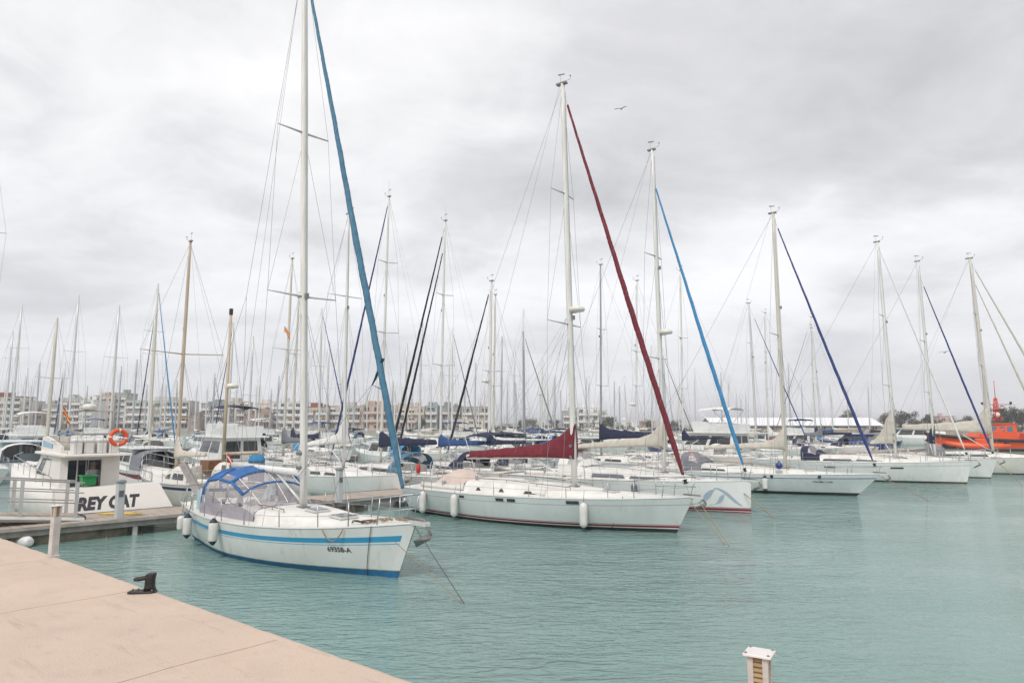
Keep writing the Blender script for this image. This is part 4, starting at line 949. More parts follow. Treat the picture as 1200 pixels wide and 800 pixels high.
# saloon
b = MB(); xa, xb = 1.55, 6.6; hw = 1.75; z0_, z1_ = 1.05, 2.42
P = [Vector((xa, -hw, z0_)), Vector((xb, -hw, z0_)), Vector((xb, hw, z0_)), Vector((xa, hw, z0_)), Vector((xa + .05, -hw + .15, z1_)), Vector((xb - 1.3, -hw + .2, z1_)), Vector((xb - 1.3, hw - .2, z1_)), Vector((xa + .05, hw - .15, z1_))]
b.add(P, [(0, 1, 5, 4), (1, 2, 6, 5), (2, 3, 7, 6), (4, 5, 6, 7)])
def abulk(y, z): return Vector((lerp(xa, xa + .05, (z - z0_) / (z1_ - z0_)), y, z))
dy0, dy1, dz0, dz1 = 1.32, -.62, 1.08, 2.26
for ya, yb, za, zb_ in ((hw - .02, dy0, z0_, z1_), (dy1, -hw + .02, z0_, z1_), (dy0, dy1, dz1, z1_)):
    b.add([abulk(ya, za), abulk(yb, za), abulk(yb, zb_), abulk(ya, zb_)], [(0, 1, 2, 3)])
b.box((xa + 1.2, .3, 1.02), (2.3, 2.8, .04)); b.add([(xa + 2.6, 1.6, 1.0), (xa + 2.6, -1.6, 1.0), (xa + 2.6, -1.6, 2.35), (xa + 2.6, 1.6, 2.35)], [(0, 1, 2, 3)], 1)
b.build('saloon', [GRP, mat('saloon_inside', (.10, .12, .16), .8, var=.4, vscale=2)], cat)
b = MB(); b.add([Vector((lerp(xb, xb - 1.3, .3) + .012, y_, z_)) for y_, z_ in ((-1.3, 1.46), (1.3, 1.46))] + [Vector((lerp(xb, xb - 1.3, .88) + .012, y_, 2.25)) for y_ in (1.2, -1.2)], [(0, 1, 2, 3)]); b.build('windscreen', GLASS, cat)
for s_ in (-1, 1):
    b = MB(); sp_ = lambda x, z: Vector((x, s_ * (lerp(hw, hw - .2, (z - z0_) / (z1_ - z0_)) + .018), z)); b.add([sp_(3.4, 1.62), sp_(5.55, 1.62), sp_(4.85, 2.22), sp_(3.4, 2.22)], [(0, 1, 2, 3)]); b.build('side_window', GLASSG, cat)
    b = MB(); Q_ = [sp_(3.4, 1.62), sp_(5.55, 1.62), sp_(4.85, 2.22), sp_(3.4, 2.22), sp_(3.4, 1.62)]; b.tube(Q_, .025, n=4); b.build('side_window_frame', BLACK, cat)
b = MB(); wdt = (dy0 - dy1)                     # sliding doors: dark glass leaves
for k, (ya, yb) in enumerate(((dy0, dy0 - wdt * .27), (dy0 - wdt * .29, dy0 - wdt * .54), (dy0 - wdt * .60, dy1))):
    b = MB(); b.add([abulk(ya - .03, dz0 + .03) + Vector((-.0 + .02 * k, 0, 0)), abulk(yb + .03, dz0 + .03) + Vector((.02 * k, 0, 0)), abulk(yb + .03, dz1 - .03) + Vector((.02 * k, 0, 0)), abulk(ya - .03, dz1 - .03) + Vector((.02 * k, 0, 0))], [(0, 1, 2, 3)])
    door = b.build('glass_door', mat('door_glass', (.05, .07, .09), .05, alpha=.30, spec=.8), cat)
    b = MB(); F = [abulk(ya, dz0), abulk(yb, dz0), abulk(yb, dz1), abulk(ya, dz1), abulk(ya, dz0)]; b.tube([q - Vector((.01, 0, 0)) for q in F], .028, n=4); b.build('door_frame', ALU, door)
# flybridge slab, coaming, seats, rails, arch
b = MB(); b.bbox((3.0, 0, 2.47), (4.9, 3.9, .09), .03); b.build('flybridge_deck', GRP, cat)
b = MB(); rings = []
for x, z_ in ((2.0, 2.75), (3.2, 2.95), (4.6, 3.12), (5.2, 3.10)):
    rings.append([Vector((x, -1.65, 2.51)), Vector((x, -1.6, z_)), Vector((x, -1.45, z_)), Vector((x, -1.4, 2.51))])
b.loft(rings, caps=True, sm=False); b.loft([[Vector((q.x, -q.y, q.z)) for q in r_] for r_ in rings], caps=True, sm=False)
b.add([(5.2, -1.6, 3.1), (5.2, 1.6, 3.1), (5.6, 1.5, 2.51), (5.6, -1.5, 2.51)], [(0, 1, 2, 3)])
b.build('flybridge_coaming', GRP, cat)
for y_ in (1.0, .35, -.4, -1.1):
    b = MB(); b.bbox((1.35, y_, 2.80), (.5, .55, .55), .06); b.bbox((1.6, y_, 3.0), (.12, .52, .35), .04); b.build('seat', WHITEC, cat)
b = MB()
for z_ in (2.95, 3.25): b.tube([(3.2, 1.75, z_), (.75, 1.75, z_), (.7, 1.5, z_), (.7, -1.75, z_), (3.2, -1.75, z_)], .018, n=5)
for y_ in [1.75 - k * .5 for k in range(8)]: b.tube([(.7, y_ * .99, 2.5), (.7, y_ * .99, 3.25)], .015, n=4)
b.build('guard_rail', STEEL, cat)
b = MB()
for s_ in (-1, 1): b.tube([(2.6, s_ * 1.55, 2.9), (2.4, s_ * 1.45, 4.1), (2.4, 0, 4.13)], .03, n=6); b.tube([(1.0, s_ * 1.55, 2.9), (1.0, s_ * 1.45, 4.05), (2.4, s_ * 1.45, 4.1)], .02, n=5)
b.build('frame_arch', STEEL, cat)
b = MB(); b.box((5.3, 1.45, 2.86), (.9, .02, .2), rz=0); b.add([(3.3, 1.662, 2.66), (4.9, 1.662, 2.72), (4.9, 1.662, 2.95), (3.3, 1.662, 2.84)], [(0, 1, 2, 3)]); b.build('blue_number_panel', mat('pale_blue_panel', (.38, .58, .78), .5, var=.4, vscale=6), cat)
b = MB(); b.lathe([(.02, 0), (.22, .02), (.25, .14), (.2, .22), (.05, .24)], c=(2.4, .1, 4.15), n=12); b.build('radar', GELW, cat)
b = MB()
for s_ in (-1, 1):
    b.tube([(1.0, s_ * 2.25, 1.1), (1.0, s_ * 2.25, 1.7), (9.6, s_ * 1.9, 2.2), (10.8, s_ * 1.2, 2.3)], .02, n=5)
    for k in range(7): b.tube([(1 + k * 1.45, s_ * lerp(2.25, 1.9, k / 6), csh((1 + k * 1.45) / 10.6)), (1 + k * 1.45, s_ * lerp(2.25, 1.9, k / 6), 1.7 + .5 * k / 6)], .014, n=4)
b.build('side_rail', STEEL, cat)
for o in list(cat.children_recursive):          # the saloon and flybridge are narrower than the hulls
    if o.type == 'MESH' and o.name.split('.')[0] not in ('hulls', 'transom', 'rubbing_strip', 'boat_name_lettering', 'side_rail'):
        k_ = .57
        for v in o.data.vertices: v.co.y = .32 + v.co.y * k_ if o.name.split('.')[0] != 'radar' else v.co.y + .2
for o in cat.children:
    if o.name.startswith('side_rail'):
        for v in o.data.vertices: v.co.y *= .75
lb = empty('lifebuoy', Matrix.Translation(croot_pos) @ Matrix.Rotation(ch_, 4, 'Z') @ Vector((.62, -.30, 3.10)), ch_, 'orange and white lifebuoy hanging on the catamaran flybridge rail', 'lifebuoy')
b = MB(); b.torus((0, 0, 0), .27, .075, axis=(1, 0, 0), n=32, k=10, mis=lambda i, j: 1 if i % 8 == 0 else 0); b.build('ring', [ORANGE, WHITEC], lb)
b = MB(); b.tube([(0, .34 * math.cos(a_), .34 * math.sin(a_)) for a_ in [q * math.pi / 8 for q in range(17)]], .008, n=4); b.build('grab_line', ROPEW, lb)
# green crate on the aft deck
o = empty('green_crate', Matrix.Translation(croot_pos) @ Matrix.Rotation(ch_, 4, 'Z') @ Vector((.35, .68, 1.42)), ch_, 'green plastic crate standing in front of the catamaran doors', 'crate')
b = MB(); b.add([(x * s, y * s, z_) for z_, s in ((0, .9), (.32, 1)) for x, y in ((-.25, -.22), (.25, -.22), (.25, .22), (-.25, .22))], [(3, 2, 1, 0), (0, 1, 5, 4), (1, 2, 6, 5), (2, 3, 7, 6), (3, 0, 4, 7)]); b.build('crate_body', GREEN, o)
b = MB(); b.tube([(-.27, -.24, .33), (.27, -.24, .33), (.27, .24, .33), (-.27, .24, .33), (-.27, -.24, .33)], .025, n=4); b.build('crate_rim', GREEN, o)
# flag
def flag(pos, hh, label, cols=(REDP, YEL, REDP), s=.5, group='small flags on the boats'):
    o = empty('flag', pos, 0, label, 'flag', group); MB().tube([(0, 0, 0), (0, 0, hh)], .012, n=5).build('staff', WOODM, o)
    b = MB()
    for k in range(3):
        b.loft([[Vector((.02 + s * u, .05 * math.sin(u * 6), hh - .05 - s * .8 * (k + q) / 3 - 1.5 * s * u)) for q in (0, 1)] for u in [i / 8 for i in range(9)]], closed=False, mi=k)
    b.build('flag_cloth', list(cols), o)
flag(Matrix.Translation(croot_pos) @ Matrix.Rotation(ch_, 4, 'Z') @ Vector((2.4, 1.2, 4.1)) - Vector((0, 0, .7)), .9, 'drooping red and yellow flag on the catamaran flybridge', s=.3)
# person standing inside the doors (one continuous skinned body)
def person(loc, rz, label):
    """skinned figure, 1.7 m, arms hanging slightly bent; feet on the saloon floor"""
    V = [(0, 0, .93), (0, 0, 1.15), (0, 0, 1.38), (0, 0, 1.48), (0, .0, 1.60), (0, -.01, 1.68),
         (0, .10, .88), (.02, .10, .48), (0, .11, .08), (-.12, .12, .04), (0, -.10, .88), (.02, -.10, .48), (0, -.11, .08), (-.12, -.12, .04),
         (0, .17, 1.38), (.03, .24, 1.12), (-.07, .22, .90), (-.10, .21, .82), (0, -.17, 1.38), (.03, -.24, 1.12), (-.07, -.22, .90), (-.10, -.21, .82)]
    E_ = [(0, 1), (1, 2), (2, 3), (3, 4), (4, 5), (0, 6), (6, 7), (7, 8), (8, 9), (0, 10), (10, 11), (11, 12), (12, 13), (2, 14), (14, 15), (15, 16), (16, 17), (2, 18), (18, 19), (19, 20), (20, 21)]
    rr = [.14, .12, .13, .055, .095, .08, .09, .06, .045, .035, .09, .06, .045, .035, .07, .045, .033, .03, .07, .045, .033, .03]
    me = bpy.data.meshes.new('person'); me.from_pydata(V, E_, []); o = bpy.data.objects.new('person', me); col.objects.link(o)
    m = o.modifiers.new('skin', 'SKIN'); o.modifiers.new('sub', 'SUBSURF').levels = 2; o.modifiers['sub'].render_levels = 2
    for i, sv in enumerate(me.skin_vertices[0].data): sv.radius = (rr[i], rr[i]); sv.use_root = (i == 0)
    dg = bpy.context.evaluated_depsgraph_get(); m2 = bpy.data.meshes.new_from_object(o.evaluated_get(dg)); o.modifiers.clear(); o.data = m2
    for m_ in (mat('skin', (.55, .34, .26), .6), mat('pale_shirt', (.72, .72, .74), .9, bump=.3), mat('dark_trousers', (.03, .035, .05), .9)): m2.materials.append(m_)
    for p_ in m2.polygons:
        c_ = p_.center; p_.use_smooth = True; p_.material_index = 0 if c_.z > 1.46 or (abs(c_.y) > .19 and c_.z < 1.0) else (1 if c_.z > .93 else 2)
    o.location = loc; o.rotation_euler.z = rz; tag(o, label, 'person')
    b = MB(); b.ball((.015, 0, 1.66), .115, 14, sc_=(.95, .92, 1.0)); b.ball((.05, 0, 1.55), .11, 12, sc_=(.7, .95, 1.3)); b.build('hair', mat('light_hair', (.42, .32, .22), .8, bump=.5, bscale=30), o)
    b = MB()
    for s_ in (-1, 1): b.ball((-.095, s_ * .033, 1.625), .011, 6)
    b.build('eyes', BLACK, o); b = MB(); b.ball((-.105, 0, 1.595), .016, 6, sc_=(1, .8, 1.4)); b.ball((-.093, 0, 1.562), .018, 6, sc_=(.4, 1.2, .3)); b.build('nose_and_mouth', MATS['skin'], o)
person(Matrix.Translation(croot_pos) @ Matrix.Rotation(ch_, 4, 'Z') @ Vector((1.85, .17, .42)), ch_, 'light haired person in a pale shirt standing behind the catamaran glass doors')
b = MB(); o = empty('passerelle', Matrix.Translation(croot_pos) @ Matrix.Rotation(ch_, 4, 'Z') @ Vector((-.6, -2.9, .6)), ch_, 'narrow grey boarding plank tilted up between the catamaran and the wooden masted boat', 'boarding plank')
b.tube([(-.8, .1, .1), (2.2, -.15, 1.35)], .09, n=4, squash=2); b.build('plank', mat('plank_grey', (.28, .25, .24), .7, var=.3), o)
b = MB(); b.tube([(-.8, .1, .2), (2.2, -.15, 1.45)], .02, n=4); b.build('plank_rail', STEEL, o)

# ================================================================== THINGS ON THE QUAY
def light_bollard(pos, label, hh=.625, w2=.044):
    o = empty('light_bollard', pos, math.atan2(qd.y, qd.x) + R(8), label, 'light bollard', 'louvred light bollards on the quay edge')
    MC = mat('bollard_paint', (.55, .54, .52), .55, c2=(.44, .38, .34), vscale=9, bump=.2); MLV = mat('louvre_tan', (.42, .29, .15), .6, c2=(.25, .17, .09), vscale=8)
    hb_ = hh * .79; b = MB(); b.bbox((0, 0, hb_ / 2), (w2 * 2, w2 * 2, hb_), .006); b.build('post', MC, o)
    b = MB(); b.bbox((0, 0, .012), (w2 * 2.7, w2 * 2.7, .024), .006); b.build('base_plate', MC, o)
    for sx in (-1, 1):
        for sy in (-1, 1): b = MB(); b.box((sx * (w2 - .012), sy * (w2 - .012), (hb_ + hh) / 2), (.024, .024, hh - hb_)); b.build('corner_post', MC, o)
    b = MB(); b.box((0, 0, (hb_ + hh) / 2), (w2 * 1.15, w2 * 1.15, hh - hb_)); b.build('lamp_core', mat('lamp_core', (.16, .11, .07), .8), o)
    for k in range(6):
        z_ = hb_ + (hh - hb_) * (k + .55) / 6; b = MB()
        b.add([(x * s, y * s, z_ + dz) for s, dz in ((.96, -.010), (.62, .010), (.60, .006), (.93, -.014)) for x, y in ((-w2, -w2), (w2, -w2), (w2, w2), (-w2, w2))],
              [(0, 1, 5, 4), (1, 2, 6, 5), (2, 3, 7, 6), (3, 0, 4, 7), (12, 13, 9, 8), (13, 14, 10, 9), (14, 15, 11, 10), (15, 12, 8, 11), (0, 12, 13, 1), (1, 13, 14, 2), (2, 14, 15, 3), (3, 15, 12, 0)])
        b.build('louvre', MLV, o)
    b = MB(); b.bbox((0, 0, hh + .004), (w2 * 2.75, w2 * 2.75, .010), .003); cap = b.build('cap_plate', mat('cap_paint', (.72, .68, .66), .5, var=.1, vscale=12), o)
    for sx in (-1, 1):
        for sy in (-1, 1): b = MB(); b.lathe([(.006, 0), (.006, .004), (.003, .006)], c=(sx * w2 * 1.1, sy * w2 * 1.1, hh + .009), n=8); b.build('screw', RUST, cap)
    return o
light_bollard(PZ(62, 652, ZQ), 'white post light bollard with small brown louvred head at the quay edge')
light_bollard(PZ(897, 940, ZQ), 'white capped bollard head with tan louvres in front of open water')
# mooring hook: flat base, upright post and a horn
cl = empty('mooring_hook', PZ(167, 694, ZQ), R(8), 'black cast iron mooring hook bolted to the quay edge', 'mooring hook')
b = MB(); b.loft([[Vector((x * s, y * s, z_)) for x, y in ((-.13, -.035), (-.09, -.065), (.10, -.06), (.13, -.03), (.13, .03), (.10, .06), (-.09, .065), (-.13, .035))] for s, z_ in ((1, 0), (1, .014), (.94, .022))], caps=True, sm=False); b.build('base_plate', IRON, cl)
b = MB(); b.loft([[Vector((cx_ + x * sx, y, z_)) for x, y in ((-1, -.034), (-.6, -.042), (.6, -.042), (1, -.034), (1, .034), (.6, .042), (-.6, .042), (-1, .034))] for cx_, sx, z_ in ((.065, .050, .02), (.065, .040, .06), (.065, .038, .12), (.067, .042, .155), (.072, .040, .178), (.076, .030, .186))], caps=True)
b.build('upright', IRON, cl)
b = MB(); b.loft([[Vector((x, y * w_, z_ + zz_ * h_)) for y, zz_ in ((-1, 0), (-.8, .7), (-.3, 1), (.3, 1), (.8, .7), (1, 0), (.8, -.7), (-.8, -.7))] for x, z_, w_, h_ in ((.08, .150, .036, .028), (.02, .140, .036, .024), (-.03, .132, .040, .022), (-.07, .130, .038, .021), (-.085, .130, .022, .012))], caps=True); b.build('horn', IRON, cl)
for x, y in ((-.10, -.03), (-.055, -.048), (.10, -.042), (-.055, .045), (-.10, .03)):
    b = MB(); b.lathe([(.009, 0), (.009, .012), (.005, .016)], c=(x, y, .02), n=6); b.build('bolt', RUST, cl)
# white drum float lying against the pontoon foot
q = PZ(27, 634, .15); o = empty('drum_float', q, R(-25), 'white plastic drum float in the water between the quay and the pontoon', 'float')
b = MB(); b.lathe([(.05, -.34), (.12, -.33), (.15, -.26), (.15, .26), (.12, .33), (.05, .34)], n=18, axis=(1, 0, 0)); b.build('drum', mat('float_white', (.78, .77, .76), .4, var=.1), o)
b = MB(); b.torus((-.2, 0, 0), .15, .015, axis=(1, 0, 0), n=20, k=6); b.torus((.2, 0, 0), .15, .015, axis=(1, 0, 0), n=20, k=6); b.build('hoops', MATS['float_white'], o)

# ================================================================== SECOND ROW, ACROSS THE PONTOON
G2 = 'yachts moored on the far side of the pontoon'
def mast_boat(topx, topy, basex, Y, bow, label, group=None, lod=1, L=None, frac_m=.56, head=None, hmin=8, **k):
    """a yacht whose mast foot stands at distance Y on the photo column basex; its height follows from the photo row of its top"""
    hd = head if head is not None else (R(135) if bow == 'L' else R(-42))
    hd += R(k.pop('dh', 0)); tries = 0; Y0 = Y; sign = 1
    while True:
        base = PD(basex, 500, Y); H = PD(topx, topy, Y).z; LL = L or max(7.5, min(12.5, H * .68))
        xm = LL * frac_m; pos = Vector((base.x - math.cos(hd) * xm, base.y - math.sin(hd) * xm, 0))
        if free(pos, hd, LL) or tries > 40: break
        tries += 1; Y = Y0 * (1 + .02 * tries * (1 if tries % 2 else -1 if lod == 2 else .5))
    occ(pos, hd, LL, 3.1)
    sp = k.pop('sp', None); spr = [(PD(basex, q, Y).z, hf) for q, hf in sp] if sp else [(H * .42, LL * .09), (H * .70, LL * .07)][:(2 if H > 13 else 1)]
    far = Y / 60
    d = dict(lod=lod, pos=pos, head=hd, L=LL, B=LL * .31, xm=xm, H=H, rm=.085 if lod < 2 else .088 + .026 * far, spreaders=spr, label=label, group=group, rake=k.pop('rake', .015),
             wire=.007 if lod < 2 else .005 + .002 * far, windows=((LL * .36, LL * .50, .2, .55), (LL * .53, LL * .62, .2, .55)))
    if 'radar_y' in k: d['radar'] = PD(basex, k.pop('radar_y'), Y).z
    d.update(k); return yacht(d)
occ(UV(5.6, 39.8), R(135), 10)
mast_boat(455, 232, 447, 40.5, 'L', 'white yacht across the pontoon with navy sail cover and black and blue striped furled jib', G2, sp=((390, .9), (308, .7)), stay=('navyb', .07, .02), cover='navy', cover_h=.55, flare=.35, boomlen=5.0, cabin_h=.5, hood=('teal', .6, 1.3), bands=[(.3, .34, P_BLK)], vhf=1, rm=.08)
mast_boat(519, 260, 516, 43, 'L', 'yacht with two black furled headsails side by side and blue sail cover', G2, sp=((428, .9), (346, .7)), stay=('black', .085, .05), stay2=('black', .075, .9, .8), cover='blue', cover_h=.40, flare=.35, boomlen=4.6, hood=('navy', .65, 1.4), vhf=1, bimini=('navy', 1.9))
mast_boat(409, 250, 404, 36.5, 'R', 'white yacht with loose white sail on its boom, behind the mast nearest the quay', G2, sp=((347, .0 + 1.1),), cover='white', cover_h=.45, flare=.9, mutton=1, boomlen=4.2, boomz=1.4, boomup=-.09, stay=('cream', .05, .05), rm=.09)
mast_boat(572, 330, 573, 46, 'L', 'yacht with one thick black furled jib and two white domes on its mast', G2, sp=((435, .8),), stay=('black', .085, .06), cover='navy', cover_h=.3, radar_y=448, rm=.11, hood=('navy', .6, 1.2))
mast_boat(577, 346, 578, 55, 'L', 'yacht with bare cream mast close beside the two white radar domes', G2, sp=((452, .8),), stay=('white', .03, .05), mastm=ALUC, cover='white', cover_h=.25)
mast_boat(703, 311, 704, 51, 'L', 'yacht with thin dark grey mast and navy sail cover flared at the mast', G2, sp=((452, .8), (386, .6)), mastm=ALUD, cover='navy', cover_h=.75, flare=.45, boomlen=4.6, boomz=1.3, rm=.085, frac_m=.6)
mast_boat(751, 330, 745, 56, 'L', 'yacht with slender white mast standing just behind the burgundy furled jib', G2, sp=((452, .7), (412, 1.0)), cover='white', radar_y=475, rm=.09, rake=.03)
mast_boat(799, 318, 800, 60, 'L', 'yacht with straight white mast seen between burgundy and bright blue furled jibs', G2, sp=((455, .7), (396, .8)), cover='navy', cover_h=.2, hood=('white', .6, 1.3), rm=.09)
mast_boat(880, 355, 886, 70, 'L', 'yacht with grey mast and blue furled jib just before the cream mast', G2, sp=((402, .8),), stay=('navyb', .055, .1), head=R(-42), mastm=ALU, cover='cream', rm=.13)
mast_boat(898, 367, 900, 78, 'L', 'yacht with thin white mast close behind the cream mast', G2, sp=((412, .7), (455, .7)), cover='white')
mast_boat(952, 372, 955, 84, 'L', 'yacht with paired mast beyond the dark blue furled jib, the taller of two', G2, sp=((450, .8),), cover='navy', hood=('navy', .6, 1.4), stay=('grey', .04, .1))
mast_boat(956, 384, 963, 76, 'R', 'yacht with leaning thin mast, the shorter of two beyond the dark blue furled jib', G2, sp=((443, .8),), cover='grey', rake=.04, hood=('navy', .6, 1.3))
mast_boat(-3, 165, -40, 33, 'L', 'yacht outside the edge of the picture with spreader and shrouds reaching in', G2, sp=((410, .9), (272, 1.15)), cover='blue')
# wooden masted ketch behind the blue striped yacht
hk = R(137); kp = UV(12.6, 28.6); occ(kp, hk, 10.5)
def kz(px, py, xm): x = kp.x + math.cos(hk) * xm; y = kp.y + math.sin(hk) * xm; return PD(px, py, y).z
yk, hk_, csk = yacht(dict(lod=1, pos=kp, head=hk, L=10.2, B=3.4, fb=(1.15, 1.0, 1.4), bo=.8, so=.5, sr=.55, hull=GELW, bands=[(.78, .9, mat('hull_navy', (.02, .045, .12), .3, var=.1))], deckmat=GELW, xm=7.0, H=kz(235, 284, 7.0), rm=.088, mastm=WOODM,
    spreaders=[(kz(223, 415, 7.0), 2.0)], sweep=.0, cover='cream', cover_h=.3, boomlen=3.2, cabin=(3.2, 6.6), cabin_h=.75, rake=.012, group=G2, label='old wooden masted ketch with white dome on deck, behind the blue striped yacht'))
zk = kz(267, 368, 1.9); b = MB(); b.tube([(1.9, 0, 1.1), (1.84, 0, zk)], [.078, .06], n=10); mz = b.build('mizzen_mast', WOODM, yk)
b = MB(); b.box((1.84, 0, zk + .1), (.14, .12, .28)); b.build('mizzen_head', BLACK, mz)
b = MB(); b.tube([(1.9, 0, 2.3), (-1.4, .0, 2.45)], .07, n=8); b.build('mizzen_boom', WOODM, yk)
b = MB(); q = (1.55, -.1, kz(257, 455, 1.9)); b.lathe([(.04, -.02), (.24, .02), (.27, .10), (.2, .2), (.04, .22)], c=q, n=14); b.build('radar', GELW, mz)
b = MB()
for s_ in (-1, 1): b.tube([(1.84, 0, zk), (1.7, s_ * 1.3, 1.1)], .007, n=4)
b.build('mizzen_shrouds', WIRE, yk)
b = MB(); b.ball((.55, .55, 1.35), .55, 16, sc_=(1, .9, 1.25)); b.build('white_dome', mat('dome_cream', (.68, .63, .55), .3, var=.1), yk)
b = MB(); 
for a_ in (-.5, .3): b.add([(.55 - .56 * math.cos(a_ + d_) * math.cos(e_) , .55 - .52 * math.sin(a_ + d_) * math.cos(e_), 1.40 + .72 * math.sin(e_)) for d_, e_ in ((-.26, .0), (.26, .0), (.2, .8), (-.2, .8))], [(0, 1, 2, 3)])
b.build('dome_window', GLASSG, yk)
b = MB(); b.lathe([(.32, 1.0), (.34, 1.6), (.33, 2.0)], c=(.3, -.75, 0), n=12); b.build('grey_cover', GREYC, yk); b = MB(); b.lathe([(.34, 1.98), (.35, 2.05), (.28, 2.25), (.08, 2.38)], c=(.3, -.75, 0), n=12); b.build('blue_cap', SKYB, yk)
b = MB(); b.add([(-.35, 1.1, .95), (-.35, .1, .95), (-.2, .1, 1.5), (-.2, 1.1, 1.5)], [(0, 1, 2, 3)]); b.build('weather_cloth', BLUE, yk)
b = MB(); b.box((3.0, -.2, 1.75), (.9, 1.1, .5)); b.build('deckhouse', mat('varnished_wood', (.22, .10, .045), .35, var=.3, vscale=6), yk)
flag(W(yk, (-.4, .9, 1.0)), 1.5, 'small red and white ensign on the stern rail of the ketch', (REDP, WHITEC, REDP), .35)
# yellow-red-yellow flag high on the cream mast
wb = mast_boat(338, 304, 333, 50, 'L', 'yacht with cream mast flying a small flag, left of the mast nearest the quay', G2, sp=((410, 1.3),), mastm=ALUC, cover='grey', rm=.10)
flag(PD(333, 390, 49.5), .55, 'small yellow and red courtesy flag flying under a spreader', (REDP, YEL, REDP), .42)
mast_boat(348, 349, 343, 56, 'L', 'yacht with plain cream mast just left of the mast nearest the quay', G2, sp=((415, 1.0),), mastm=ALUC, cover='navy', rm=.10)

